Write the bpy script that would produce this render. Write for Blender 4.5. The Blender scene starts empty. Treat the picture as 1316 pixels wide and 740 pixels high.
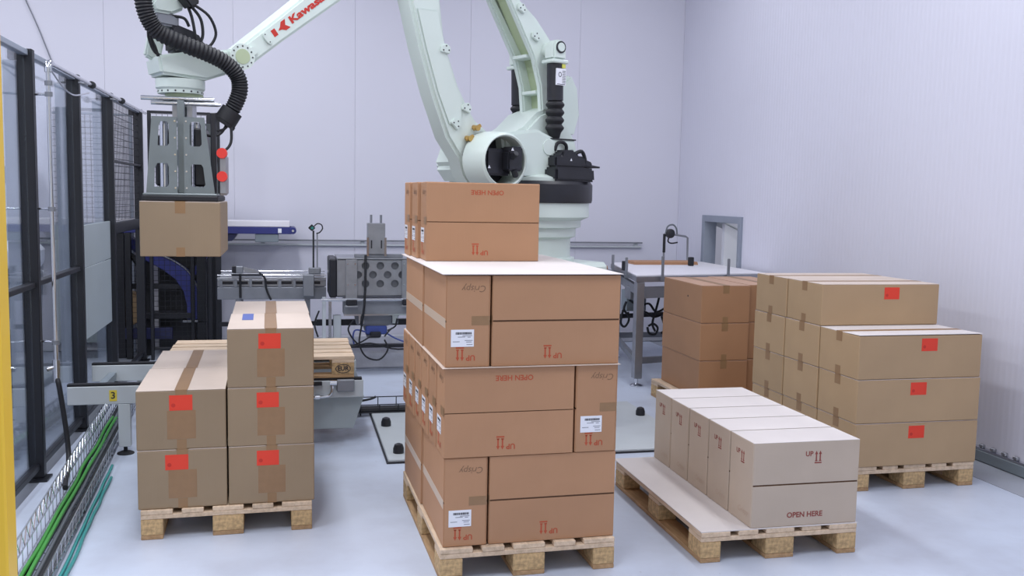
import bpy, bmesh, math, random
from math import sin, cos, pi, radians
from mathutils import Vector, Matrix
from mathutils.geometry import tessellate_polygon

S = bpy.context.scene
COL = S.collection
random.seed(7)

# ------------------------------------------------------------------ camera
YAW, PITCH, ROLL = 0.230, 0.0971, 0.0193
cam_data = bpy.data.cameras.new('camera')
cam_data.sensor_width = 36.0
cam_data.lens = 1214.0 / 1316.0 * 36.0
cam_data.clip_start = 0.05
cam = bpy.data.objects.new('camera', cam_data)
COL.objects.link(cam)
fwd = Vector((sin(YAW) * cos(PITCH), cos(YAW) * cos(PITCH), -sin(PITCH)))
r0 = Vector((cos(YAW), -sin(YAW), 0.0))
u0 = r0.cross(fwd)
rx = r0 * cos(ROLL) + u0 * sin(ROLL)
ry = u0 * cos(ROLL) - r0 * sin(ROLL)
M3 = Matrix((rx, ry, -fwd)).transposed()
cam.matrix_world = Matrix.Translation((0, 0, 1.672)) @ M3.to_4x4()
S.camera = cam

# ------------------------------------------------------------------ world, lamps, exposure
W = bpy.data.worlds.new('world')
S.world = W
W.use_nodes = True
W.node_tree.nodes['Background'].inputs[0].default_value = (0.90, 0.92, 0.985, 1)
W.node_tree.nodes['Background'].inputs[1].default_value = 0.72
S.view_settings.view_transform = 'Standard'
S.view_settings.look = 'None'
S.view_settings.gamma = 1.0
S.view_settings.use_curve_mapping = False
S.view_settings.exposure = -0.08

def area(name, loc, sx, sy, power, col=(0.93, 0.95, 1.0)):
    d = bpy.data.lights.new(name, 'AREA')
    d.shape = 'RECTANGLE'; d.size = sx; d.size_y = sy; d.energy = power; d.color = col
    o = bpy.data.objects.new(name, d); COL.objects.link(o)
    o.location = loc
    return o
for lx, pw in ((-3.4, 76), (-0.4, 74), (3.0, 44)):
    for ly, k in ((2.2, 1.0), (5.0, 1.0), (8.0, 0.68)):
        area('ceiling_lamp', (lx, ly, 4.7), 0.5, 1.6, pw * k)

# ------------------------------------------------------------------ materials
def lin(c):
    c = c / 255.0
    return c / 12.92 if c <= 0.04045 else ((c + 0.055) / 1.055) ** 2.4
def rgb(r, g, b): return (lin(r), lin(g), lin(b), 1.0)

def material(name, col, rough=0.5, metal=0.0, vary=0.0, scale=8.0, bump=0.0, bscale=60.0, objvary=0.0, spec=None):
    m = bpy.data.materials.new(name); m.use_nodes = True
    nt = m.node_tree; b = nt.nodes['Principled BSDF']
    b.inputs['Base Color'].default_value = col
    b.inputs['Roughness'].default_value = rough
    b.inputs['Metallic'].default_value = metal
    if spec is not None: b.inputs['Specular IOR Level'].default_value = spec
    tc = nt.nodes.new('ShaderNodeTexCoord')
    last = None
    if vary or objvary:
        n = nt.nodes.new('ShaderNodeTexNoise'); n.inputs['Scale'].default_value = scale; n.inputs['Detail'].default_value = 5
        nt.links.new(tc.outputs['Object'], n.inputs['Vector'])
        mr = nt.nodes.new('ShaderNodeMapRange')
        mr.inputs[1].default_value = 0.3; mr.inputs[2].default_value = 0.7
        mr.inputs[3].default_value = 1 - vary; mr.inputs[4].default_value = 1 + vary
        nt.links.new(n.outputs[0], mr.inputs[0])
        val = mr.outputs[0]
        if objvary:
            oi = nt.nodes.new('ShaderNodeObjectInfo')
            m2 = nt.nodes.new('ShaderNodeMapRange'); m2.inputs[3].default_value = 1 - objvary; m2.inputs[4].default_value = 1 + objvary
            nt.links.new(oi.outputs['Random'], m2.inputs[0])
            mu = nt.nodes.new('ShaderNodeMath'); mu.operation = 'MULTIPLY'
            nt.links.new(val, mu.inputs[0]); nt.links.new(m2.outputs[0], mu.inputs[1]); val = mu.outputs[0]
        hs = nt.nodes.new('ShaderNodeHueSaturation'); hs.inputs['Color'].default_value = col
        nt.links.new(val, hs.inputs['Value']); nt.links.new(hs.outputs[0], b.inputs['Base Color'])
    if bump:
        n2 = nt.nodes.new('ShaderNodeTexNoise'); n2.inputs['Scale'].default_value = bscale; n2.inputs['Detail'].default_value = 4
        nt.links.new(tc.outputs['Object'], n2.inputs['Vector'])
        bp = nt.nodes.new('ShaderNodeBump'); bp.inputs['Strength'].default_value = bump; bp.inputs['Distance'].default_value = 0.01
        nt.links.new(n2.outputs[0], bp.inputs['Height']); nt.links.new(bp.outputs[0], b.inputs['Normal'])
    return m

def cardboard(name, col, rough=0.6, objvary=0.05):
    """Corrugated board: faint upright flutes plus blotchy tone."""
    m = material(name, col, rough, 0, 0.05, 3.0, objvary=objvary, spec=0.45)
    nt = m.node_tree; b = nt.nodes['Principled BSDF']
    tc = nt.nodes.new('ShaderNodeTexCoord')
    mp = nt.nodes.new('ShaderNodeMapping'); mp.inputs['Scale'].default_value = (1, 1, 0.02)
    nt.links.new(tc.outputs['Object'], mp.inputs['Vector'])
    n = nt.nodes.new('ShaderNodeTexNoise'); n.inputs['Scale'].default_value = 90; n.inputs['Detail'].default_value = 2
    nt.links.new(mp.outputs[0], n.inputs['Vector'])
    bp = nt.nodes.new('ShaderNodeBump'); bp.inputs['Strength'].default_value = 0.10; bp.inputs['Distance'].default_value = 0.004
    nt.links.new(n.outputs[0], bp.inputs['Height']); nt.links.new(bp.outputs[0], b.inputs['Normal'])
    return m

def wood(name, col, dark=0.72):
    m = material(name, col, 0.75)
    nt = m.node_tree; b = nt.nodes['Principled BSDF']
    tc = nt.nodes.new('ShaderNodeTexCoord')
    oi = nt.nodes.new('ShaderNodeObjectInfo')
    ad = nt.nodes.new('ShaderNodeVectorMath'); ad.operation = 'ADD'
    nt.links.new(tc.outputs['Object'], ad.inputs[0]); nt.links.new(oi.outputs['Location'], ad.inputs[1])
    mp = nt.nodes.new('ShaderNodeMapping'); mp.inputs['Scale'].default_value = (14, 2.0, 14)
    nt.links.new(ad.outputs[0], mp.inputs['Vector'])
    n = nt.nodes.new('ShaderNodeTexNoise'); n.inputs['Scale'].default_value = 3.0; n.inputs['Detail'].default_value = 7; n.inputs['Roughness'].default_value = 0.65
    nt.links.new(mp.outputs[0], n.inputs['Vector'])
    rp = nt.nodes.new('ShaderNodeValToRGB')
    rp.color_ramp.elements[0].position = 0.32; rp.color_ramp.elements[0].color = (col[0] * dark, col[1] * dark * 0.96, col[2] * dark * 0.90, 1)
    rp.color_ramp.elements[1].position = 0.62; rp.color_ramp.elements[1].color = col
    nt.links.new(n.outputs[0], rp.inputs[0])
    m2 = nt.nodes.new('ShaderNodeMapRange'); m2.inputs[3].default_value = 0.86; m2.inputs[4].default_value = 1.1
    nt.links.new(oi.outputs['Random'], m2.inputs[0])
    hs = nt.nodes.new('ShaderNodeHueSaturation')
    nt.links.new(rp.outputs[0], hs.inputs['Color']); nt.links.new(m2.outputs[0], hs.inputs['Value'])
    nt.links.new(hs.outputs[0], b.inputs['Base Color'])
    bp = nt.nodes.new('ShaderNodeBump'); bp.inputs['Strength'].default_value = 0.25; bp.inputs['Distance'].default_value = 0.004
    nt.links.new(n.outputs[0], bp.inputs['Height']); nt.links.new(bp.outputs[0], b.inputs['Normal'])
    return m

def chipwood(name, col):
    """Pressed-chip pallet block."""
    m = material(name, col, 0.85, 0, 0.32, 55, 0.35, 80, objvary=0.1)
    return m

def clear_sheet(name, tint=(0.90, 0.93, 0.96, 1), refl=0.06):
    m = bpy.data.materials.new(name); m.use_nodes = True
    nt = m.node_tree; nt.nodes.clear()
    out = nt.nodes.new('ShaderNodeOutputMaterial')
    tr = nt.nodes.new('ShaderNodeBsdfTransparent'); tr.inputs[0].default_value = tint
    gl = nt.nodes.new('ShaderNodeBsdfGlossy'); gl.inputs['Roughness'].default_value = 0.04; gl.inputs[0].default_value = (0.95, 0.97, 1, 1)
    fr = nt.nodes.new('ShaderNodeLayerWeight'); fr.inputs[0].default_value = 0.25
    mr = nt.nodes.new('ShaderNodeMapRange'); mr.inputs[3].default_value = refl; mr.inputs[4].default_value = 0.7
    mr.inputs[4].default_value = 0.42; nt.links.new(fr.outputs['Fresnel'], mr.inputs[0])
    mx = nt.nodes.new('ShaderNodeMixShader')
    nt.links.new(mr.outputs[0], mx.inputs[0]); nt.links.new(tr.outputs[0], mx.inputs[1]); nt.links.new(gl.outputs[0], mx.inputs[2])
    nt.links.new(mx.outputs[0], out.inputs[0])
    return m

def floor_material(name, base, dirt_and_reflection, stain=0.5, painted_reflection=False):
    m = material(name, base, 0.32, 0, spec=0.5)
    nt = m.node_tree; b = nt.nodes['Principled BSDF']
    tc = nt.nodes.new('ShaderNodeTexCoord')
    n1 = nt.nodes.new('ShaderNodeTexNoise'); n1.inputs['Scale'].default_value = 1.1; n1.inputs['Detail'].default_value = 8; n1.inputs['Roughness'].default_value = 0.6
    n2 = nt.nodes.new('ShaderNodeTexNoise'); n2.inputs['Scale'].default_value = 26; n2.inputs['Detail'].default_value = 3
    for n in (n1, n2): nt.links.new(tc.outputs['Object'], n.inputs['Vector'])
    r1 = nt.nodes.new('ShaderNodeMapRange'); r1.inputs[1].default_value = 0.46; r1.inputs[2].default_value = 0.72; r1.inputs[4].default_value = stain
    r2 = nt.nodes.new('ShaderNodeMapRange'); r2.inputs[1].default_value = 0.735; r2.inputs[2].default_value = 0.76; r2.inputs[4].default_value = 0.5
    nt.links.new(n1.outputs[0], r1.inputs[0]); nt.links.new(n2.outputs[0], r2.inputs[0])
    mx = nt.nodes.new('ShaderNodeMath'); mx.operation = 'MAXIMUM'
    nt.links.new(r1.outputs[0], mx.inputs[0]); nt.links.new(r2.outputs[0], mx.inputs[1])
    if painted_reflection:  # dark conveyor reflection painted into the floor colour as a blurry ellipse
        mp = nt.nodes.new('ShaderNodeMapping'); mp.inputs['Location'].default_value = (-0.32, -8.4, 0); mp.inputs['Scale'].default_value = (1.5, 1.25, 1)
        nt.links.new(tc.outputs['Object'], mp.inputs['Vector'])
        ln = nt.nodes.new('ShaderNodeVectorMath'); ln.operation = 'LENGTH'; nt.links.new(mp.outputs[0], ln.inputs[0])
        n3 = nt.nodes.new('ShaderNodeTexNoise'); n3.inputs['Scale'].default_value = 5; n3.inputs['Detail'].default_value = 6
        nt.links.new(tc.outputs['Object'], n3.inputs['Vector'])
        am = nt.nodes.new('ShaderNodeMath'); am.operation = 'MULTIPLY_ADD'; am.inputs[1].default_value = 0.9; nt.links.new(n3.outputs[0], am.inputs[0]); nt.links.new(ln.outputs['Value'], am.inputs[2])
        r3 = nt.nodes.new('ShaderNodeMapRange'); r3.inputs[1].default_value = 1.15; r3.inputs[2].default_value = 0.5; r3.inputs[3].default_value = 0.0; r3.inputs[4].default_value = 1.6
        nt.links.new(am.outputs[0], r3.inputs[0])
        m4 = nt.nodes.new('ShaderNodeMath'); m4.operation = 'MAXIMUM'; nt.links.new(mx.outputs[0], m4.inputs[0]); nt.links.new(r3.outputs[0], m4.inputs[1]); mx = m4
    mc = nt.nodes.new('ShaderNodeMix'); mc.data_type = 'RGBA'; mc.clamp_factor = False
    mc.inputs[6].default_value = base; mc.inputs[7].default_value = dirt_and_reflection
    nt.links.new(mx.outputs[0], mc.inputs[0]); nt.links.new(mc.outputs[2], b.inputs['Base Color'])
    rr = nt.nodes.new('ShaderNodeMapRange'); rr.inputs[3].default_value = 0.30; rr.inputs[4].default_value = 0.5
    nt.links.new(n1.outputs[0], rr.inputs[0]); nt.links.new(rr.outputs[0], b.inputs['Roughness'])
    return m

def ribbed_wall(name, col):
    m = material(name, col, 0.42, 0, 0.02, 0.6, spec=0.4)
    nt = m.node_tree; b = nt.nodes['Principled BSDF']
    tc = nt.nodes.new('ShaderNodeTexCoord')
    w = nt.nodes.new('ShaderNodeTexWave'); w.bands_direction = 'Y'; w.inputs['Scale'].default_value = 6.3
    nt.links.new(tc.outputs['Object'], w.inputs['Vector'])
    bp = nt.nodes.new('ShaderNodeBump'); bp.inputs['Strength'].default_value = 0.16; bp.inputs['Distance'].default_value = 0.006
    nt.links.new(w.outputs[0], bp.inputs['Height']); nt.links.new(bp.outputs[0], b.inputs['Normal'])
    return m

MT = dict(
    wall=material('white_wall_panel', rgb(216, 216, 228), 0.45, 0, 0.015, 0.5, spec=0.4),
    wall_r=ribbed_wall('ribbed_white_wall', rgb(216, 216, 229)),
    ceiling=material('ceiling_white', rgb(225, 225, 230), 0.7),
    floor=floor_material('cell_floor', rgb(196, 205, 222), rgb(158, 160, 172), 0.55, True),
    hall=floor_material('hall_floor', rgb(116, 121, 131), rgb(92, 96, 104), 0.5),
    strip=floor_material('floor_strip', rgb(168, 173, 184), rgb(128, 130, 138), 0.6),
    concrete=material('concrete_kerb', rgb(196, 197, 205), 0.7, 0, 0.12, 6, 0.2, 40),
    kraft=cardboard('kraft_cardboard', rgb(177, 134, 101)),
    tan=cardboard('tan_cardboard', rgb(178, 150, 116)),
    tan_l=cardboard('dull_tan_cardboard', rgb(149, 129, 104)),
    brown=cardboard('brown_cardboard', rgb(168, 126, 92)),
    brown_top=cardboard('lit_brown_cardboard', rgb(186, 150, 126)),  # paler copy of the brown board, overhead light painted into the tops
    pale=cardboard('pale_cardboard', rgb(188, 172, 156), objvary=0.02),
    liner=cardboard('white_liner', rgb(218, 211, 209), objvary=0.02),
    glare_sheet_tan=cardboard('flap_glare_and_sheet', rgb(206, 190, 178), objvary=0.03),  # tan flap tops paled by painted glare; also colours the pinkish sheet
    seam=material('flap_shadow_core', rgb(92, 66, 48), 0.9),
    tape=material('brown_tape', rgb(146, 114, 82), 0.42, 0, 0.06, 20),
    strip_tape=material('pale_strip_tape', rgb(204, 182, 160), 0.35),
    tape_b=material('buff_tape', rgb(146, 114, 80), 0.45, 0, 0.05, 20),
    glue=material('white_glue', rgb(235, 232, 230), 0.6),
    print_r=material('red_print', rgb(178, 78, 48), 0.6),
    print_d=material('dark_red_print', rgb(140, 66, 58), 0.6),
    print_f=material('faint_brown_print', rgb(128, 98, 74), 0.6),
    print_p=material('faint_pale_print', rgb(182, 160, 142), 0.6),
    label=material('white_label', rgb(232, 234, 242), 0.4),
    ink=material('black_ink', rgb(45, 45, 52), 0.6),
    ink_g=material('grey_ink', rgb(140, 142, 152), 0.6),
    red=material('red_sticker', rgb(226, 62, 38), 0.4),
    brand_red=material('brand_red', rgb(192, 46, 34), 0.45),
    red_d=material('red_sticker_mark', rgb(196, 44, 30), 0.5),
    blue_st=material('blue_sticker', rgb(78, 98, 170), 0.5),
    wood=wood('pallet_wood', rgb(222, 198, 172)),
    wood_d=wood('grey_pallet_wood', rgb(186, 152, 114), 0.65),
    chip=chipwood('chip_block', rgb(190, 160, 118)),
    plastic_f=material('black_foot', rgb(30, 30, 34), 0.6),
    robot=material('mint_robot_paint', rgb(209, 221, 215), 0.35, 0, 0.02, 3, spec=0.5),
    robot_d=material('shaded_mint_paint', rgb(178, 192, 158), 0.45),  # mint darkened to olive, recess shading put into the colour
    black=material('black_plastic', rgb(30, 31, 38), 0.42, 0, 0.1, 12),
    rubber=material('black_rubber', rgb(24, 25, 31), 0.6),
    fence=material('black_powder_coat', rgb(22, 24, 32), 0.45),
    steel=material('brushed_steel', rgb(168, 170, 176), 0.38, 0.85, 0.08, 12),
    steel_d=material('dull_steel', rgb(140, 143, 150), 0.5, 0.6, 0.1, 8),
    chrome=material('chrome', rgb(215, 217, 222), 0.18, 1.0),
    alu=material('grey_aluminium', rgb(150, 158, 172), 0.45, 0.3, 0.05, 6),
    lgrey=material('light_grey_paint', rgb(190, 196, 200), 0.4, 0, 0.04, 4),
    mgrey=material('mid_grey_paint', rgb(126, 136, 144), 0.45, 0, 0.05, 5),
    gplate=material('grey_gripper_plate', rgb(124, 132, 134), 0.42, 0.35, 0.06, 9),
    ggreen=material('grey_green_sheet', rgb(168, 178, 182), 0.45, 0, 0.03, 3),
    yellow=material('yellow_paint', rgb(236, 194, 58), 0.4),
    navy=material('navy_paint', rgb(48, 54, 120), 0.4, 0, 0.06, 6),
    navy_d=material('dark_navy_paint', rgb(34, 38, 76), 0.45),
    belt=material('white_belt', rgb(232, 230, 236), 0.5),
    brass=material('brass', rgb(196, 160, 96), 0.35, 0.8),
    redknob=material('red_knob', rgb(224, 60, 52), 0.35),
    green=material('green_cable', rgb(62, 146, 58), 0.45),
    teal=material('teal_cable', rgb(58, 150, 148), 0.45),
    greyc=material('grey_cable', rgb(104, 110, 118), 0.5),
    blue=material('blue_air_hose', rgb(66, 82, 150), 0.4),
    bin=material('grey_bin', rgb(96, 102, 110), 0.5),
    bag=material('white_bag', rgb(228, 230, 238), 0.5),
    glass=clear_sheet('clear_polycarbonate', (0.95, 0.97, 0.985, 1), 0.04),
    labely=material('yellow_label', rgb(218, 196, 70), 0.5),
    led=material('teal_sensor_face', rgb(46, 120, 112), 0.3),
    yel_tag=material('yellow_green_tag', rgb(206, 206, 96), 0.5),
)

# ------------------------------------------------------------------ mesh helpers
class MB:
    """Collects shapes into one mesh."""
    def __init__(s): s.bm = bmesh.new()
    def box(s, x0, x1, y0, y1, z0, z1, bev=0.0, mat=None):
        t = bmesh.new()
        bmesh.ops.create_cube(t, size=1.0)
        for v in t.verts:
            v.co = Vector(((x0 + x1) / 2 + v.co.x * (x1 - x0), (y0 + y1) / 2 + v.co.y * (y1 - y0), (z0 + z1) / 2 + v.co.z * (z1 - z0)))
        if bev: bmesh.ops.bevel(t, geom=list(t.edges), offset=bev, segments=1, affect='EDGES')
        return s._add(t, mat)
    def _add(s, t, mat=None):
        if mat is not None: t.transform(mat)
        me = bpy.data.meshes.new('tmp'); t.to_mesh(me); t.free()
        s.bm.from_mesh(me); bpy.data.meshes.remove(me)
        return s
    def rod(s, p, q, r0, r1=None, seg=16, caps=True):
        p, q = Vector(p), Vector(q); r1 = r0 if r1 is None else r1
        d = q - p; t = bmesh.new()
        bmesh.ops.create_cone(t, cap_ends=caps, segments=seg, radius1=r0, radius2=r1, depth=d.length)
        m = Matrix.Translation((p + q) / 2) @ d.to_track_quat('Z', 'Y').to_matrix().to_4x4()
        return s._add(t, m)
    def lathe(s, pts, c=(0, 0, 0), axis=(0, 0, 1), seg=32):
        """pts: (radius, height) along the axis from c."""
        t = bmesh.new(); rings = []
        for r, h in pts:
            rings.append([t.verts.new((max(r, 1e-4) * cos(2 * pi * k / seg), max(r, 1e-4) * sin(2 * pi * k / seg), h)) for k in range(seg)])
        for a, b in zip(rings, rings[1:]):
            for k in range(seg): t.faces.new((a[k], a[(k + 1) % seg], b[(k + 1) % seg], b[k]))
        t.faces.new(list(reversed(rings[0]))); t.faces.new(rings[-1])
        bmesh.ops.recalc_face_normals(t, faces=list(t.faces))
        m = Matrix.Translation(c) @ Vector(axis).to_track_quat('Z', 'Y').to_matrix().to_4x4()
        return s._add(t, m)
    def tube(s, pts, r, seg=8, smooth=5, ripple=0.0):
        P = [Vector(p) for p in pts]
        if smooth > 1 and len(P) > 2:
            Q = []
            for i in range(len(P) - 1):
                a = P[max(i - 1, 0)]; b = P[i]; c = P[i + 1]; d = P[min(i + 2, len(P) - 1)]
                for k in range(smooth):
                    u = k / smooth
                    Q.append(0.5 * ((2 * b) + (c - a) * u + (2 * a - 5 * b + 4 * c - d) * u * u + (3 * b - a - 3 * c + d) * u ** 3))
            Q.append(P[-1]); P = Q
        t = bmesh.new(); rings = []
        ref = None
        for i, p in enumerate(P):
            d = (P[min(i + 1, len(P) - 1)] - P[max(i - 1, 0)]).normalized()
            if ref is None: ref = d.orthogonal().normalized()
            ref = (ref - d * ref.dot(d)).normalized(); b = d.cross(ref)
            rr = r * (1 + (ripple if i % 2 else -ripple)) if ripple else r
            rings.append([t.verts.new(p + (ref * cos(2 * pi * k / seg) + b * sin(2 * pi * k / seg)) * rr) for k in range(seg)])
        for a, b in zip(rings, rings[1:]):
            for k in range(seg): t.faces.new((a[k], a[(k + 1) % seg], b[(k + 1) % seg], b[k]))
        t.faces.new(list(reversed(rings[0]))); t.faces.new(rings[-1])
        bmesh.ops.recalc_face_normals(t, faces=list(t.faces))
        return s._add(t)
    def prism(s, poly, lo, hi, plane='xz', bev=0.0, holes=()):
        """2-D outline (with holes) given thickness along the third axis."""
        def P3(a, b, c):
            return {'xz': (a, c, b), 'xy': (a, b, c), 'yz': (c, a, b)}[plane]
        t = bmesh.new()
        loops = [list(poly)] + [list(h) for h in holes]
        if not holes:
            va = [t.verts.new(P3(a, b, lo)) for a, b in poly]; vb = [t.verts.new(P3(a, b, hi)) for a, b in poly]
            t.faces.new(va); t.faces.new(list(reversed(vb)))
            n = len(poly)
            for i in range(n): t.faces.new((va[i], vb[i], vb[(i + 1) % n], va[(i + 1) % n]))
        else:
            tris = tessellate_polygon([[Vector((a, b, 0)) for a, b in L] for L in loops])
            flat = [p for L in loops for p in L]
            va = [t.verts.new(P3(a, b, lo)) for a, b in flat]; vb = [t.verts.new(P3(a, b, hi)) for a, b in flat]
            for f in tris:
                try: t.faces.new([va[i] for i in f]); t.faces.new([vb[i] for i in reversed(f)])
                except ValueError: pass
            o = 0
            for L in loops:
                n = len(L)
                for i in range(n): t.faces.new((va[o + i], vb[o + i], vb[o + (i + 1) % n], va[o + (i + 1) % n]))
                o += n
        bmesh.ops.recalc_face_normals(t, faces=list(t.faces))
        if bev:
            es = [e for e in t.edges if e.calc_face_angle(0) > 0.5]
            bmesh.ops.bevel(t, geom=es, offset=bev, segments=2, affect='EDGES', clamp_overlap=True)
        return s._add(t)
    def quad(s, a, b, c, d):
        vs = [s.bm.verts.new(p) for p in (a, b, c, d)]; s.bm.faces.new(vs); return s
    def mesh(s, name, mat, smooth=True):
        me = bpy.data.meshes.new(name); s.bm.to_mesh(me); s.bm.free()
        me.materials.append(mat)
        if smooth:
            me.shade_smooth(); me.set_sharp_from_angle(angle=radians(32))
        return me
    def build(s, name, mat, parent=None, loc=None, rz=0.0, label=None, kind=None, smooth=True):
        return put(name, s.mesh(name, mat, smooth), parent, loc, rz, label, kind)

def put(name, me, parent=None, loc=None, rz=0.0, label=None, kind=None):
    o = bpy.data.objects.new(name, me); COL.objects.link(o)
    if parent: o.parent = parent
    if loc: o.location = loc
    if rz: o.rotation_euler = (0, 0, rz)
    if label: o['label'] = label
    if kind: o['kind'] = kind
    return o
def thing(name, label, cat, loc=(0, 0, 0), rz=0.0, group=None):
    o = bpy.data.objects.new(name, None); COL.objects.link(o)
    o.empty_display_size = 0.1
    o.location = loc; o.rotation_euler = (0, 0, rz); o['label'] = label; o['category'] = cat
    if group: o['group'] = group
    return o
def tag(o, label, cat, group=None):
    o['label'] = label; o['category'] = cat
    if group: o['group'] = group
    return o
def struct(o): o['kind'] = 'structure'; return o
KIDS = {}
def copy_thing(root, loc, rz, label, group=None):
    r = root.copy(); COL.objects.link(r); r.location = loc; r.rotation_euler = (0, 0, rz); r['label'] = label
    if group: r['group'] = group
    for ch in [c for c in bpy.data.objects if c.parent == root]:
        c = ch.copy(); COL.objects.link(c); c.parent = r
        for g in [x for x in bpy.data.objects if x.parent == ch]:
            d = g.copy(); COL.objects.link(d); d.parent = c
    return r

def text_mesh(txt, size, mat, depth=0.0, bold=0.0, shear=0.0, name='print'):
    cu = bpy.data.curves.new('txt', 'FONT'); cu.body = txt; cu.size = size
    cu.align_x = 'CENTER'; cu.align_y = 'CENTER'; cu.extrude = depth; cu.offset = bold; cu.shear = shear
    cu.resolution_u = 3
    o = bpy.data.objects.new('txt', cu); COL.objects.link(o)
    dg = bpy.context.evaluated_depsgraph_get()
    me = bpy.data.meshes.new_from_object(o.evaluated_get(dg))
    me.name = name
    bpy.data.objects.remove(o); bpy.data.curves.remove(cu)
    me.materials.clear(); me.materials.append(mat)
    return me


# ------------------------------------------------------------------ setting
UR, VB, UL, ZC = 4.42, 10.40, -5.0, 4.8
FEN = -1.40                                              # plane of the fence
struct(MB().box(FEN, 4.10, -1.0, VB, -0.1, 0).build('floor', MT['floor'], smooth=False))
struct(MB().box(4.112, UR + 0.1, -1.0, VB, -0.1, -0.002).build('floor_strip', MT['strip'], smooth=False))
struct(MB().box(4.10, 4.112, -1.0, VB, -0.1, -0.008).build('floor_joint', MT['ink'], smooth=False))
struct(MB().box(UL - 0.2, FEN, -1.0, VB, -0.1, -0.001).build('hall_floor', MT['hall'], smooth=False))
struct(MB().box(UL - 0.2, UR + 0.12, -1.0, VB + 0.2, ZC, ZC + 0.1).build('ceiling', MT['ceiling'], smooth=False))

wb = struct(MB().box(UL - 0.2, UR + 0.1, VB + 0.012, VB + 0.2, 0, ZC).build('wall_back', MT['wall'], smooth=False))
x = UR - 1.25
xs = [UR]
while x > UL: xs.append(x); x -= 1.252
xs.append(UL)
for a, b in zip(xs[1:], xs[:-1]):
    m = MB().box(a + 0.0007, b - 0.0007, VB, VB + 0.011, 0.0, ZC, bev=0.001).mesh('wall_panel', MT['wall'], False)
    put('wall_panel', m, wb)
struct(MB().box(UL - 0.2, UL, -1.0, VB, 0, ZC).build('wall_left', MT['wall'], smooth=False))
# right wall, with the hatch opening left free
HV0, HV1, HZ0, HZ1 = 8.79, 9.615, 0.90, 1.455
wr = MB()
wr.box(UR, UR + 0.1, -1.0, HV0, 0, ZC); wr.box(UR, UR + 0.1, HV1, VB, 0, ZC)
wr.box(UR, UR + 0.1, HV0, HV1, 0, HZ0); wr.box(UR, UR + 0.1, HV0, HV1, HZ1, ZC)
struct(wr.build('wall_right', MT['wall_r'], smooth=False))
# kerb along the right wall with its clamped steel rail
kb = struct(MB().box(UR - 0.035, UR - 0.001, -1.0, VB, 0, 0.075, bev=0.006).build('baseboard_right', MT['mgrey'], smooth=False))
MB().box(UR - 0.032, UR - 0.004, -1.0, VB, 0.077, 0.090).build('rail', MT['chrome'], kb)
cl = MB().box(-0.012, 0.012, -0.02, 0.02, 0, 0.022, bev=0.004).mesh('clamp', MT['steel'])
for k in range(44):
    put('clamp', cl, kb, (UR - 0.018, 3.2 + k * 0.1, 0.091))
struct(MB().box(UL, UR - 0.04, VB - 0.06, VB - 0.001, 0, 0.12, bev=0.01).build('baseboard_back', MT['concrete'], smooth=False))
struct(MB().box(-0.6, 2.75, 8.98, 9.30, 0, 0.17, bev=0.02).build('trim_1', MT['concrete'], smooth=False))   # low concrete plinth under the packing line
# bumper rail on the back wall
t = struct(MB().box(UL, UR - 0.45, VB - 0.055, VB - 0.030, 1.150, 1.166, bev=0.003).build('trim_2', MT['steel_d'], smooth=False))
MB().box(UL, UR - 0.45, VB - 0.04, VB - 0.001, 1.100, 1.118, bev=0.003).build('lower_bar_or_shade_strip', MT['lgrey'], t, label='thin grey strip imitating the shadow of the rail')  # added strip, stands in for the bumper rail's shadow on the wall
br = MB().box(-0.02, 0.02, -0.03, 0, -0.05, 0.0).mesh('bracket', MT['lgrey'])
for k in range(9): put('bracket', br, t, (UL + 0.5 + k * 1.05, VB - 0.001, 1.15))

# ------------------------------------------------------------------ pallets
PW, PL = 0.8, 1.2
def make_pallet(label, loc, rz, stamp=False):
    """Four-way wooden pallet, 0.8 x 1.2 x 0.144; local x runs across (0.8), y along (1.2)."""
    p = thing('wooden_pallet', label, 'pallet', loc, rz, None)
    x = 0.0; gaps = (0.8 - (3 * 0.145 + 2 * 0.1)) / 4
    for w in (0.145, 0.1, 0.145, 0.1, 0.145):
        m = BOARD.get(w)
        if m is None:
            m = BOARD[w] = MB().box(0, w, 0, PL, 0, 0.022, bev=0.0025).mesh('deck_board', MT['wood'], False)
        put('deck_board', m, p, (x, random.uniform(-0.003, 0.003), 0.122)); x += w + gaps
    for y in (0, PL / 2 - 0.0725, PL - 0.145):
        put('stringer_board', STR, p, (0, y, 0.0995))
    for xx, w in ((0, 'a'), (0.3275, 'b'), (0.7, 'a')):
        for y in (0, PL / 2 - 0.0725, PL - 0.145):
            put('block', BLK[w], p, (xx, y, 0.0215))
        put('bottom_board', BOT[w], p, (xx, 0, 0.0))
    return p
BOARD = {}
STR = MB().box(0, PW, 0, 0.145, 0, 0.022, bev=0.0025).mesh('stringer_board', MT['wood'], False)
BLK = {'a': MB().box(0, 0.1, 0, 0.145, 0, 0.0775, bev=0.003).mesh('block', MT['chip'], False),
       'b': MB().box(0, 0.145, 0, 0.145, 0, 0.0775, bev=0.003).mesh('block', MT['chip'], False)}
BOT = {'a': MB().box(0, 0.1, 0, PL, 0, 0.021, bev=0.0025).mesh('bottom_board', MT['wood_d'], False),
       'b': MB().box(0, 0.145, 0, PL, 0, 0.021, bev=0.0025).mesh('bottom_board', MT['wood_d'], False)}

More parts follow.
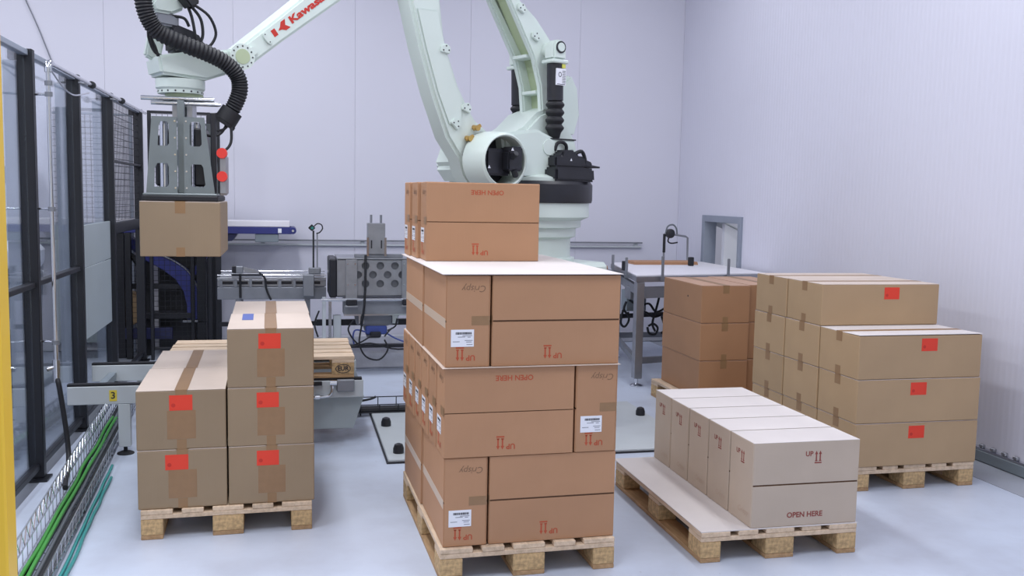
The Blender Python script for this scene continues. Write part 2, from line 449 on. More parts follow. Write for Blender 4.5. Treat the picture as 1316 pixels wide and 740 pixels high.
FR_L = ((-0.706, 4.655), 0.0245)
FR_M = ((0.620, 3.914), 0.018)
FR_P = ((1.832, 3.905), -0.005)
FR_R = ((3.172, 4.753), -0.003)
def at(fr, x, y, z):
    (u, v), a = fr
    return (u + x * cos(a) - y * sin(a), v + x * sin(a) + y * cos(a), z)
make_pallet('wooden pallet under the red-stickered boxes beside the wire fence trays', at(FR_L, 0, 0, 0), FR_L[1])
make_pallet('wooden pallet with chip blocks under the tall brown carton stack', at(FR_M, 0, 0, 0), FR_M[1])
make_pallet('wooden pallet half covered by a bare cream sheet under five pale cartons', at(FR_P, 0, 0, 0), FR_P[1])
make_pallet('wooden pallet under the wide red-stickered boxes near the right wall', at(FR_R, 0, 0, 0), FR_R[1])
make_pallet('wooden pallet peeping out under the plain brown boxes beside the steel table', (2.985, 6.27, 0), 0.0)

# ------------------------------------------------------------------ cartons
def up_mark(mat, s=1.0, bar=0.006):
    """UP and two upward arrows over a bar, in the x-z plane facing -y, centred."""
    b = MB()
    for cx in (0.014, 0.034):
        b.prism([(cx - 0.0032, -0.024), (cx + 0.0032, -0.024), (cx + 0.0032, 0.008), (cx + 0.008, 0.008), (cx, 0.024), (cx - 0.008, 0.008), (cx - 0.0032, 0.008)], -0.0006, 0)
        b.box(cx - 0.006, cx + 0.006, -0.0006, 0, -0.026, -0.021)
    b.prism([(0.006, -0.036), (0.042, -0.036), (0.042, -0.036 + bar), (0.006, -0.036 + bar)], -0.0006, 0)
    me = text_mesh('UP', 0.033, mat, 0, 0.0008)
    t = bmesh.new(); t.from_mesh(me); t.transform(Matrix.Translation((-0.023, 0, 0.010)) @ Matrix.Rotation(pi / 2, 4, 'X')); 
    for v in t.verts: v.co.y = -0.0006
    b._add(t); bpy.data.meshes.remove(me)
    b.bm.transform(Matrix.Diagonal((s, 1, s, 1)))
    return b.mesh('up_mark', mat, False)
def words(txt, size, mat, bold=0.0006, shear=0.0, name='print'):
    me = text_mesh(txt, size, mat, 0, bold, shear, name)
    me.transform(Matrix.Rotation(pi / 2, 4, 'X'))
    for v in me.vertices: v.co.y = -0.0006
    return me
UPM = {'r': up_mark(MT['print_r']), 'd': up_mark(MT['print_d'], 1.0)}
OPEN = {'r': words('OPEN HERE', 0.0325, MT['print_r']), 'd': words('OPEN HERE', 0.0355, MT['print_d'], 0.001)}
CRISPY = {'r': words('Crispy', 0.040, MT['print_f'], 0, 0.25), 'd': words('Crispy', 0.040, MT['print_p'], 0, 0.25)}
LABEL = MB().box(-0.050, 0.050, -0.0009, 0, -0.037, 0.037).mesh('shipping_label', MT['label'], False)
def barcode():
    b = MB(); rr = random.Random(3); x = -0.030
    while x < 0.036:
        w = rr.choice((0.0012, 0.002, 0.0035)); b.box(x, x + w, -0.0014, -0.0009, 0.016, 0.026); x += w + rr.choice((0.001, 0.0018))
    return b.mesh('barcode', MT['ink'], False)
def textlines():
    b = MB()
    for x0, x1, z in ((0.0, 0.042, 0.009), (-0.02, 0.012, 0.004), (0.022, 0.036, 0.003), (0.01, 0.044, -0.011), (-0.042, -0.012, -0.016), (0.016, 0.040, -0.018), (0.018, 0.044, -0.029)):
        b.box(x0, x1, -0.0014, -0.0009, z, z + 0.0028)
    return b.mesh('print_lines', MT['ink_g'], False)
BARC, TLINES = barcode(), textlines()

CACHE = {}
def cmesh(key, fn):
    if key not in CACHE: CACHE[key] = fn()
    return CACHE[key]

STICK = MB().box(-0.0525, 0.0525, -0.0009, 0, -0.037, 0.037).mesh('red_sticker', MT['red'], False)
STICK_M = MB().prism([(-0.034 + 0.010 * cos(k * pi / 4), -0.012 + 0.010 * sin(k * pi / 4)) for k in range(8)], -0.0013, -0.0009).mesh('sticker_mark', MT['red_d'], False)

def ribbon(key, x0, x1, y0, y1, z0, z1, mat, name='tape'):
    return cmesh(key, lambda: MB().box(x0, x1, y0, y1, z0, z1).mesh(name, MT[mat], False))

def taped_box(label, loc, rz, w, d, h, mat, group, sticker=None, seam='y', front_tape=True, wide_tape=True, lift=0.0, side_tape=False, top='glare_sheet_tan'):
    """Taped carton: body, two top flaps with a gap, tape; x across the front, y into depth."""
    t = thing('cardboard_box', label, 'box', loc, rz, group)
    k = (w, d, h, mat, seam, top)
    put('body', cmesh(k + ('b',), lambda: MB().box(0, w, 0, d, 0, h - 0.004, bev=0.004).mesh('body', MT[mat], False)), t)
    if seam == 'y':
        f1 = cmesh(k + ('f1',), lambda: MB().box(0.001, w / 2 - 0.002, 0.001, d - 0.001, 0, 0.0035, bev=0.001).mesh('flap', MT[top], False))
        put('flap', f1, t, (0, 0, h - 0.0038)); o = put('flap', f1, t, (w / 2 + 0.001, 0, h - 0.0038))
        if lift: o.rotation_euler = (0, -lift, 0)
        put('tape', ribbon(k + ('t',), w / 2 - 0.03, w / 2 + 0.03, 0.0, d, h, h + 0.0008, 'tape_b'), t)
    else:
        f1 = cmesh(k + ('f1',), lambda: MB().box(0.001, w - 0.001, 0.001, d / 2 - 0.002, 0, 0.0035, bev=0.001).mesh('flap', MT[top], False))
        o = put('flap', f1, t, (0, 0, h - 0.0038)); put('flap', f1, t, (0, d / 2 + 0.001, h - 0.0038))
        if lift:
            o.location = (0, d / 2 - 0.002, h - 0.0038)
            o.rotation_euler = (-lift, 0, 0)
            o.data = cmesh(k + ('f2',), lambda: MB().box(0.001, w - 0.001, -d / 2 + 0.002, 0, 0, 0.0035, bev=0.001).mesh('flap', MT[top], False))
        put('tape', ribbon(k + ('t',), 0, w, d / 2 - 0.028, d / 2 + 0.028, h, h + 0.0008, 'tape_b'), t)
    if front_tape:
        c = w / 2
        put('tape', ribbon(k + ('ft',), c - 0.026, c + 0.026, -0.0008, 0, h - 0.062, h, 'tape_b'), t)
        put('tape', ribbon(k + ('fb',), c - 0.022, c + 0.022, -0.0008, 0, 0, 0.048, 'tape_b'), t)
    if wide_tape:
        c = w / 2
        put('tape', ribbon(k + ('wt',), c - 0.065, c + 0.065, -0.0006, 0, 0.05, h - 0.10, 'tape'), t, label='wide shiny tape band')
    if side_tape:
        c = d / 2
        put('tape', ribbon(k + ('st',), -0.0008, 0, c - 0.03, c + 0.03, h - 0.058, h, 'tape_b'), t)
        put('tape', ribbon(k + ('sb',), -0.0008, 0, c - 0.026, c + 0.026, 0, 0.052, 'tape_b'), t)
    if sticker is not None:
        s = put('red_sticker', STICK, t, (sticker[0], 0, sticker[1]), label='plain red sticker')
        put('sticker_mark', STICK_M, s)
    return t

def wrap_box(label, loc, rz, w, d, h, mat, group, ink='r', strip=False, flip=True, openhere=True, shiplabel=True, gap=True, crisp=True):
    """Wrap-round case: long faces closed by an upper and a lower flap, printed ends. Printing upside down when flip."""
    t = thing('carton', label, 'box', loc, rz, group)
    k = (w, d, h, mat)
    put('body', cmesh(k + ('b',), lambda: MB().box(0, w, 0.0035, d - 0.0035, 0, h, bev=0.003).mesh('body', MT[mat], False)), t)
    fl = cmesh(k + ('f',), lambda: MB().box(0.002, w - 0.002, 0, 0.0034, 0, h / 2 - 0.0045, bev=0.0012).mesh('flap', MT[mat], False))
    core = cmesh(k + ('c',), lambda: MB().box(0.004, w - 0.004, 0.0030, 0.0034, h / 2 - 0.01, h / 2 + 0.01).mesh('seam', MT['seam'], False))
    for y, r in ((0, 0), (d, pi)):
        off = 0 if r == 0 else w
        put('flap', fl, t, (off, y, 0.001), r); put('flap', fl, t, (off, y, h / 2 + (0.004 if gap else 0.0005)), r)
        put('seam', core, t, (off, y, 0), r)
    up_z = (h * 0.135 if flip else h * 0.83); op_z = (h * 0.88 if flip else h * 0.13)
    ry = pi if flip else 0
    def face(me, name, x, z, y=0, rz=0.0):
        o = put(name, me, t, (x, y, z)); o.rotation_euler = Matrix.Rotation(rz, 3, 'Z').to_4x4().to_euler() if not ry else (Matrix.Rotation(rz, 3, 'Z') @ Matrix.Rotation(pi, 3, 'Y')).to_euler()
        return o
    face(UPM[ink], 'up_mark', w * (0.47 if flip else 0.56), up_z, -0.0001)
    if openhere: face(OPEN[ink], 'open_here_print', w * (0.53 if flip else 0.5), op_z, -0.0001)
    # printed end at x = 0
    e = -pi / 2
    face(UPM[ink], 'up_mark', 0, h * (0.13 if flip else 0.80), d * 0.55, e)
    if crisp: face(CRISPY[ink], 'brand_print', 0, h * (0.86 if flip else 0.15), d * 0.36, e)
    if flip: put('tape', cmesh(k + ('et',), lambda: MB().box(-0.0006, 0, 0.002, d * 0.42, h * 0.46, h * 0.56).mesh('tape', MT['tape'], False)), t)
    if strip:
        put('tape', cmesh(k + ('sp',), lambda: MB().box(0.004, w - 0.004, d, d + 0.0007, h / 2 - 0.028, h / 2 + 0.012).mesh('tape', MT['strip_tape'], False)), t, label='pale tape strip along the seam')
    if shiplabel:
        o = put('shipping_label', LABEL, t, (-0.0003, d * 0.62, h * 0.32), e)
        put('barcode', BARC, o); put('print_lines', TLINES, o)
    return t

# --- left pallet: taped boxes with red stickers (two columns, two deep)
LW, LD, LH = 0.408, 0.585, 0.288
ZL = [0.145, 0.434, 0.7235, 1.013]
GL = 'red-stickered boxes on the left pallet'
names = {
 (0, 0, 0): 'red-stickered box on the left pallet, bottom layer, beside the fence',
 (1, 0, 0): 'red-stickered box on the left pallet, bottom layer, on the robot side',
 (0, 0, 1): 'red-stickered box on the left pallet, open to above, under the hanging box',
 (1, 0, 1): 'red-stickered box on the left pallet, in the middle of its three-high column',
 (1, 0, 2): 'topmost red-stickered box on the left pallet with a blue sticker on its lid',
 (0, 1, 1): 'tan box behind the front box on the lower column of the left pallet',
 (1, 1, 2): 'tan box right behind the topmost box with the blue sticker, left pallet',
 (0, 1, 0): 'tan box at the back of the left pallet, bottom layer, fence side',
 (1, 1, 0): 'tan box at the back of the left pallet, bottom layer, robot side',
 (1, 1, 1): 'tan box at the back of the left pallet, middle layer, robot side'}
stick = {(0, 0, 0): 0.178, (1, 0, 0): 0.185, (0, 0, 1): 0.202, (1, 0, 1): 0.188, (1, 0, 2): 0.198}
top_flap = {}
for (i, j, k), lab in names.items():
    dx = [(-0.012, 0.404), (-0.014, 0.402), (0, 0.402)][k][i]
    st = (stick[(i, j, k)], LH - 0.062) if (i, j, k) in stick else None
    b = taped_box(lab, at(FR_L, dx + (0.004 if j else 0), 0.012 + j * (LD + 0.006), ZL[k]), FR_L[1] + random.uniform(-0.004, 0.004), LW, LD, LH, 'tan_l', GL, st,
              seam='y', front_tape=(j == 0), wide_tape=(j == 0))
    if (i, j, k) == (1, 0, 2):
        put('blue_sticker', MB().box(0.062, 0.118, LD - 0.27, LD - 0.02, LH + 0.0003, LH + 0.0012).mesh('blue_sticker', MT['blue_st'], False), b, label='small blue sticker')

# --- middle pallet: tall stack of printed wrap-round cartons, all upside down
MWL, MWD, MH = 0.583, 0.194, 0.394
GM = 'brown cartons of the tall middle stack'
ZM = [0.1455, 0.5415, 0.9375, 1.3365]
def mcarton(label, x, y, z, endon=False, **kw):
    g = GM
    if endon: return wrap_box(label, at(FR_M, x + MWD, y, z), FR_M[1] + pi / 2 + random.uniform(-0.003, 0.003), MWL, MWD, MH, 'kraft', g, strip=(x < 0.1), **kw)
    return wrap_box(label, at(FR_M, x, y, z), FR_M[1] + random.uniform(-0.003, 0.003), MWL, MWD, MH, 'kraft', g, **kw)
P6 = 0.2015
ordl = ['second', 'third', 'fourth', 'fifth', 'hindmost']
for k, z, where in ((0, ZM[0], 'bottom layer'), (2, ZM[2], 'third layer')):
    mcarton('narrow end of a brown carton with white label, %s of the tall stack' % where, 0.015, 0.02, z, True)
    mcarton('brown carton behind the end-on labelled one, fence side of tall stack, %s' % where, 0.008, 0.02 + MWL + 0.012, z, True)
    for j in range(6):
        lab = 'brown carton with upside-down UP mark and open middle seam, %s of the tall stack' % where if j == 0 else \
              'brown carton shut inside the %s of the tall stack, %s behind the front' % (where, ordl[j - 1])
        mcarton(lab, 0.216 + 0.002, 0.02 + j * P6, z, False, openhere=False, shiplabel=(j != 0))
for j in range(6):
    lab = 'brown carton reading OPEN HERE upside down, second layer of the tall stack' if j == 0 else \
          'brown carton showing its labelled end, %s from the front, second layer, tall stack' % ordl[j - 1]
    mcarton(lab, 0.012 - j * 0.003, 0.015 + j * P6, ZM[1], False, gap=False)
mcarton('narrow brown carton beside the OPEN HERE carton, second layer of the tall stack', 0.603, 0.015, ZM[1], True)
mcarton('brown carton shut in behind the narrow labelled one, second layer of the tall stack', 0.603, 0.015 + MWL + 0.012, ZM[1], True)
for j, (dx, lab) in enumerate(((0.046, 'topmost brown carton reading OPEN HERE upside down, front of three'),
                  (0.030, 'middle one of the three cartons crowning the tall stack'),
                  (0.018, 'hindmost one of the three cartons crowning the tall stack'))):
    mcarton(lab, dx, 0.765 + j * 0.203, ZM[3] + 0.004, False, gap=False)
def sheet(name, label, fr, x0, x1, y0, y1, z, mat, th=0.0025, curl=0.0):
    b = MB(); n = 8
    b.box(x0, x1, y0, y1, 0, th)
    o = b.build(name, MT[mat], None, at(fr, 0, 0, z), fr[1])
    return tag(o, label, 'cardboard sheet')
sheet('slip_sheet', 'white sheet covering the third layer under the topmost cartons', FR_M, -0.002, 0.806, 0.005, 1.33, ZM[3], 'liner', 0.003)
sheet('slip_sheet', 'pinkish paper sheet between the second and third layers of the tall stack', FR_M, 0.001, 0.803, 0.0, 1.23, ZM[2] - 0.0022, 'glare_sheet_tan', 0.0016)

# --- front right pallet: five pale cartons, printing upright, on a cream sheet
GP = 'pale cartons on the half empty pallet'
sheet('slip_sheet', 'cream cardboard sheet lying on the pallet beside the pale cartons', FR_P, 0.0, 0.802, 0.0, 1.24, 0.1445, 'liner', 0.004)
plab = ['pale carton printed UP and OPEN HERE, nearest in the row of five', 'second pale carton in the row of five, behind the one reading OPEN HERE',
        'middle pale carton in the row of five on the half empty pallet', 'fourth pale carton in the row of five, next to the hindmost',
        'hindmost pale carton in the row of five, by the plain brown boxes']
for j in range(5):
    b = wrap_box(plab[j], at(FR_P, 0.248 + random.uniform(-0.002, 0.002), 0.006 + j * 0.2485, 0.149), FR_P[1], 0.55, 0.24, 0.402, 'pale', GP, ink='d', flip=False, shiplabel=False)
    put('lid', cmesh(('plid',), lambda: MB().box(0.001, 0.549, 0.001, 0.239, 0.4022, 0.4042, bev=0.0008).mesh('lid', MT['liner'], False)), b, label='whitish top face')

# --- right pallet: wide boxes with red stickers
RW, RD, RH = 0.815, 0.412, 0.2555
ZR = [0.145, 0.4025, 0.660, 0.9175]
GR = 'wide boxes on the right pallet'
rl = ['bottom layer', 'second layer', 'third layer', 'top layer']
rs = {(0, 0): 0.40, (0, 1): 0.40, (0, 2): 0.46, (1, 3): 0.48}
for k in range(4):
    for j in range(3):
        if k == 3 and j == 0: continue
        lab = 'wide red-stickered tan box near the right wall, %s' % rl[k] if (j, k) in rs else \
              ('wide tan box, taped end showing, %s of the right pallet, second from front' % rl[k] if j == 1 else 'wide tan box showing its taped end, %s of the right pallet, at the back' % rl[k])
        st = (rs[(j, k)], RH - 0.058) if (j, k) in rs else None
        b = taped_box(lab, at(FR_R, -0.016 + [0.004, 0.0, -0.002, 0.0][k] - 0.006 * j, -0.008 + j * 0.416 - (0.008 if k == 3 else 0), ZR[k]), FR_R[1] + random.uniform(-0.003, 0.003), RW, RD, RH, 'tan', GR, st,
                  seam='x', front_tape=False, wide_tape=False, side_tape=True, lift=(0.02 if (j, k) == (0, 2) else 0), top=('liner' if (j, k) == (0, 2) else 'glare_sheet_tan'))

# --- plain brown boxes beside the steel table
GB = 'plain brown boxes beside the steel table'
for i in range(2):
    for k in range(3):
        lab = ['bottom', 'middle', 'top'][k] + (' plain brown box of the clear three-high column beside the steel table' if i == 0 else ' brown box half hidden between the plain brown column and the right pallet')
        taped_box(lab, (3.048 + i * 0.418, 6.655 + i * 0.05, 0.145 + k * 0.292), random.uniform(-0.006, 0.006), 0.402, 0.76, 0.290, 'brown', GB, None, seam='y', front_tape=True, wide_tape=False, top='brown_top')
        if (i, k) == (0, 2): put('punch_hole', MB().rod((-0.0012, 0, 0), (0, 0, 0), 0.008, seg=10).mesh('punch_hole', MT['ink']), [o for o in bpy.data.objects if o.get('label') == lab][0], (0, 0.26, 0.185))

# --- the box the robot holds
taped_box('plain tan box hanging in the robot gripper', (-0.768, 5.21, 1.322), 0.0, 0.402, 0.585, 0.288, 'tan_l', None, None, seam='y', wide_tape=False)

# ------------------------------------------------------------------ palletizing robot
plate = thing('robot_floor_plate', 'thin pale steel plate bolted to the floor beneath the robot', 'floor plate', (1.62, 6.46, 0))
MB().box(-1.04, 1.04, -0.70, 0.70, 0.008, 0.026, bev=0.004).build('plate', MT['lgrey'], plate)
MB().box(-1.05, 1.05, -0.71, 0.71, 0.0005, 0.008).build('shim', MT['ink'], plate, label='dark edge under the plate')
bolt = MB().lathe([(0.035, 0), (0.035, 0.03), (0.026, 0.055), (0.010, 0.062)], seg=14).mesh('bolt_cap', MT['black'])
for bx, by in ((-0.97, 0.17), (-0.96, -0.55), (0.97, 0.22), (0.97, -0.55), (0.0, -0.62)):
    put('bolt_cap', bolt, plate, (bx, by, 0.026))

DX, DY = -0.9155, -0.4023
RTH = math.atan2(DY, DX)
R0 = (1.62, 6.46, 0.0265)
rob = thing('palletizing_robot', 'tall mint white palletizing robot with arched arms and black bellows springs', 'robot', R0, RTH)
SMALL = {'bolt_holes', 'pivot_bolts', 'flange_bolts', 'plate_screws'}
def rpart(b, name, mat, label=None, parent=None, kind=None):
    kind = kind or ('stuff' if name in SMALL else None)
    """Parts are drawn in the robot's own frame: x along the arm, y towards the aisle, z from the floor."""
    b.bm.transform(Matrix.Translation((0, 0, -R0[2])))
    return b.build(name, MT[mat], parent or rob, label=label, kind=kind)
def rc(s, z, r, w0, w1, b=None, seg=32):
    return (b or MB()).rod((s, w0, z), (s, w1, z), r, seg=seg)

rpart(MB().box(-0.41, 0.41, -0.41, 0.41, 0.0267, 1.225, bev=0.03), 'pedestal', 'robot')
rpart(MB().lathe([(0.33, 1.225), (0.33, 1.25), (0.30, 1.26), (0.30, 1.385), (0.335, 1.40), (0.335, 1.455), (0.37, 1.465), (0.37, 1.51), (0.425, 1.535), (0.425, 1.63)], seg=40), 'base_column', 'robot')
rpart(MB().lathe([(0.44, 1.632), (0.445, 1.65), (0.445, 1.755), (0.43, 1.775)], seg=40), 'swivel_ring', 'black', 'black swivel ring')
rpart(MB().lathe([(0.40, 1.776), (0.40, 1.80), (0.33, 1.82)], seg=40), 'turntable', 'robot')
# turret: two cheeks and the drum of the main joint
tur = [(0.30, 1.79), (0.56, 1.74), (0.66, 1.86), (0.60, 2.02), (0.44, 2.085), (0.30, 2.06), (0.16, 2.14), (0.05, 2.24), (-0.10, 2.30), (-0.22, 2.18), (-0.30, 2.05), (-0.36, 1.82), (-0.20, 1.79)]
rpart(MB().prism(tur, -0.22, 0.16, bev=0.03), 'turret', 'robot')
rpart(MB().prism([(0.40, 1.78), (0.46, 2.07), (0.36, 2.09), (0.16, 2.115), (-0.02, 2.05), (-0.08, 1.93), (-0.05, 1.80)], 0.165, 0.30, bev=0.02), 'turret_cheek', 'robot')
rpart(rc(0.07, 2.0, 0.052, 0.298, 0.306, seg=24), 'cover_plate', 'robot')
# drum ring around the motor opening
ring = MB(); n = 40
t = bmesh.new(); rr = []
for (rad, w) in ((0.155, 0.20), (0.155, 0.405), (0.163, 0.412), (0.178, 0.40), (0.190, 0.27), (0.190, 0.20)):
    rr.append([t.verts.new((0.507 + rad * cos(2 * pi * k / n), w, 1.893 + rad * sin(2 * pi * k / n))) for k in range(n)])
for a, b_ in zip(rr, rr[1:]):
    for k in range(n): t.faces.new((a[k], a[(k + 1) % n], b_[(k + 1) % n], b_[k]))
bmesh.ops.recalc_face_normals(t, faces=list(t.faces)); ring._add(t)
rpart(ring, 'drum', 'robot')
rpart(rc(0.507, 1.893, 0.150, 0.20, 0.215), 'drum_floor', 'black')
rpart(MB().prism([(0.43, 1.80), (0.62, 1.80), (0.62, 1.97), (0.43, 1.97)], 0.216, 0.36, bev=0.012), 'arm_motor', 'black', 'black servo motor inside the drum')
rpart(MB().prism([(0.385, 1.83), (0.50, 1.83), (0.50, 1.955), (0.46, 1.985), (0.385, 1.985)], 0.30, 0.43, bev=0.01).rod((0.47, 0.43, 1.915), (0.47, 0.47, 1.94), 0.018).rod((0.42, 0.40, 1.80), (0.45, 0.42, 1.84), 0.02), 'motor_connector', 'black')
for q in ((0.60, 1.852), (0.47, 1.965)):
    rpart(MB().prism([(q[0] - 0.011, q[1] - 0.008), (q[0] + 0.011, q[1] - 0.008), (q[0], q[1] + 0.012)], 0.36 if q[0] > 0.5 else 0.43, 0.3615 if q[0] > 0.5 else 0.4315), 'warning_mark', 'label', 'small white warning triangle')
# lower arm rising to the left
la = [(1.16, 3.10), (1.08, 2.842), (1.006, 2.572), (0.913, 2.297), (0.80, 2.03), (0.70, 1.90), (0.665, 1.80), (0.60, 1.715), (0.50, 1.69), (0.40, 1.72), (0.33, 1.80),
      (0.32, 1.90), (0.37, 2.02), (0.468, 2.075), (0.581, 2.151), (0.649, 2.245), (0.716, 2.361), (0.796, 2.556), (0.826, 2.639), (0.858, 2.872), (0.90, 3.10), (0.90, 3.30), (0.98, 3.42), (1.09, 3.42), (1.16, 3.30)]
rpart(MB().prism(la, 0.012, 0.182, bev=0.022), 'lower_arm', 'robot')
inner = [(1.035, 2.80), (0.97, 2.575), (0.88, 2.31), (0.79, 2.11), (0.70, 2.12), (0.695, 2.27), (0.755, 2.39), (0.825, 2.58), (0.885, 2.80)]
rpart(MB().prism(inner, 0.1825, 0.190, bev=0.006), 'arm_rib', 'robot')
for (a, z, ang) in ((0.83, 2.575, 0.3), (0.665, 2.225, 0.5), (0.745, 2.12, 0.9)):
    b = MB()
    pts = [(-0.035, -0.02), (0.03, -0.03), (0.04, 0.005), (0.005, 0.035), (-0.03, 0.02)]
    b.prism([(a + p * cos(ang) - q * sin(ang), z + p * sin(ang) + q * cos(ang)) for p, q in pts], 0.183, 0.205, bev=0.004)
    br_ = rpart(b, 'bracket', 'robot')
    b = MB()
    for p, q in ((-0.02, 0.0), (0.018, -0.014), (0.006, 0.018)):
        b.rod((a + p * cos(ang) - q * sin(ang), 0.205, z + p * sin(ang) + q * cos(ang)), (a + p * cos(ang) - q * sin(ang), 0.2065, z + p * sin(ang) + q * cos(ang)), 0.005, seg=8)
    rpart(b, 'bolt_holes', 'ink', parent=None)
b = MB()
for q in ((0.655, 2.035), (0.60, 2.105)):
    b.rod((q[0], 0.18, q[1]), (q[0], 0.235, q[1] - 0.006), 0.017, seg=12); b.rod((q[0] + 0.02, 0.205, q[1] - 0.012), (q[0] - 0.03, 0.215, q[1] + 0.014), 0.012, seg=10)
    rpart(b, 'grease_fitting', 'brass', 'brass grease fitting'); b = MB()
# arched arm: two flanges joined by a web with cross ribs
outer = [(0.72, 3.50), (0.52, 3.33), (0.395, 3.14), (0.293, 2.956), (0.179, 2.769), (0.075, 2.601), (0.018, 2.424), (0.0, 2.24), (0.02, 2.12)]
back = [(-0.20, 2.12), (-0.215, 2.30), (-0.20, 2.46), (-0.145, 2.60), (-0.06, 2.74), (0.06, 2.865), (0.20, 2.965), (0.32, 3.10), (0.44, 3.28), (0.60, 3.46), (0.70, 3.60)]
rpart(MB().prism(outer + back, 0.075, 0.13, bev=0.012), 'arch_flange', 'robot')
rpart(MB().prism(outer + back, -0.13, -0.075, bev=0.012), 'arch_flange', 'robot')
web = [(a - 0.075 * c_, z) for (a, z), c_ in zip(outer, (0.4, 0.7, 0.8, 0.9, 0.9, 1, 1, 1, 1))]
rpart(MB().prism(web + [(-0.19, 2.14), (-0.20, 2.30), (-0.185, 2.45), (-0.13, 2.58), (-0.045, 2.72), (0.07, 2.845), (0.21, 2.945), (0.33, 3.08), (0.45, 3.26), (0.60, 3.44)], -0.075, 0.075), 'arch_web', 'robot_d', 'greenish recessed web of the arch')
for (a, z) in ((0.014, 2.385), (0.10, 2.62)):
    rpart(MB().box(a - 0.085, a + 0.008, -0.0745, 0.0745, z - 0.012, z + 0.012, bev=0.004), 'arch_rib', 'robot')
for (a, z) in ((0.075, 2.745), (0.198, 2.915)):
    b = MB(); b.prism([(a - 0.04, z - 0.01), (a - 0.01, z - 0.035), (a + 0.035, z - 0.01), (a + 0.035, z + 0.025), (a - 0.01, z + 0.03)], 0.1305, 0.152, bev=0.004)
    rpart(b, 'bracket', 'robot')
    b = MB()
    for p, q in ((-0.015, -0.012), (0.02, -0.002), (0.0, 0.018)): b.rod((a + p, 0.152, z + q), (a + p, 0.1535, z + q), 0.005, seg=8)
    rpart(b, 'bolt_holes', 'ink')
# cable and spring carrier block behind the arch
rpart(MB().prism([(-0.15, 1.82), (-0.15, 2.06), (-0.20, 2.10), (-0.36, 2.10), (-0.41, 2.26), (-0.385, 2.44), (-0.32, 2.54), (-0.22, 2.46), (-0.10, 2.10), (0.05, 2.02), (0.05, 1.82)], -0.20, 0.06, bev=0.02), 'spring_bed', 'robot')
for sgn in (1, -1):
    w = 0.22 * sgn; s0 = -0.032 if sgn > 0 else -0.06
    b = MB(); b.rod((s0 - 0.075, w, 2.66), (s0 + 0.075, w, 2.66), 0.062, seg=24)
    b = MB().prism([(s0 - 0.058, 2.585), (s0 + 0.058, 2.585), (s0 + 0.058, 2.67), (s0 + 0.035, 2.72), (s0 - 0.035, 2.72), (s0 - 0.058, 2.67)], w - 0.055, w + 0.055, bev=0.016)
    b.box(s0 - 0.07, s0 + 0.07, w - 0.062, w + 0.062, 2.565, 2.59, bev=0.006)
    ck = rpart(b, 'spring_clevis', 'robot')
    if sgn > 0: rpart(MB().rod((s0, 0.13, 2.665), (s0, w - 0.05, 2.665), 0.05), 'spring_axle', 'robot')
    else: rpart(MB().rod((s0, w + 0.05, 2.665), (s0, -0.13, 2.665), 0.05), 'spring_axle', 'robot')
    if sgn > 0:
        rpart(rc(s0, 2.67, 0.040, w + 0.055, w + 0.062, seg=28), 'pin_ring', 'black', 'black ring around the pin')
        rpart(rc(s0, 2.67, 0.029, w + 0.062, w + 0.066, seg=28), 'pin_cap', 'robot')
    rpart(MB().rod((s0, w, 2.565), (s0 - 0.006, w, 2.32), 0.056, seg=24), 'spring_cylinder', 'black', 'black spring cylinder')
    prof = []
    for k in range(4):
        z = 2.318 - k * 0.052; prof += [(0.048, z), (0.064, z - 0.02), (0.064, z - 0.03)]
    prof += [(0.045, 2.106), (0.036, 2.07)]
    rpart(MB().lathe([(r_, z) for r_, z in prof], c=(s0 - 0.008, w, 0), seg=24), 'bellows', 'rubber', 'black rubber bellows')
    if sgn > 0:
        rpart(MB().prism([(s0 - 0.13, 1.99), (s0 + 0.06, 1.96), (s0 + 0.075, 2.055), (s0 - 0.14, 2.055)], w - 0.065, w + 0.07, bev=0.008), 'spring_foot', 'robot')
        rpart(MB().box(s0 - 0.14, s0 + 0.078, w - 0.06, w + 0.073, 2.056, 2.064), 'foot_gasket', 'rubber')
        lb = rpart(MB().box(s0 - 0.05, s0 + 0.03, w + 0.045, w + 0.0575, 2.42, 2.53), 'data_plate', 'label', 'white data plate on the spring')
        b = MB()
        b.prism([(s0 + 0.002 + 0.014 * cos(k * pi / 6), 2.49 + 0.017 * sin(k * pi / 6)) for k in range(12)], w + 0.0575, w + 0.0583, holes=[[(s0 + 0.002 + 0.010 * cos(k * pi / 6), 2.49 + 0.012 * sin(k * pi / 6)) for k in range(12)]])
        for k in range(8): b.box(s0 - 0.046, s0 - 0.018, w + 0.0575, w + 0.0583, 2.435 + k * 0.011, 2.439 + k * 0.011)
        b.box(s0 - 0.044, s0 + 0.026, w + 0.0575, w + 0.0583, 2.424, 2.428)
        b.bm.transform(Matrix.Translation((0, 0, -R0[2]))); b.build('plate_print', MT['ink'], lb)
        rpart(MB().box(s0 - 0.045, s0 - 0.015, w + 0.048, w + 0.058, 2.534, 2.560), 'yellow_tag', 'yel_tag', 'small yellow tag')
    else:
        rpart(MB().tube([(s0 + 0.03, w + 0.03, 2.12), (s0 + 0.07, w + 0.05, 2.06), (s0 + 0.05, w + 0.06, 2.0), (s0 + 0.0, w + 0.05, 2.02)], 0.02), 'spring_cable', 'rubber')
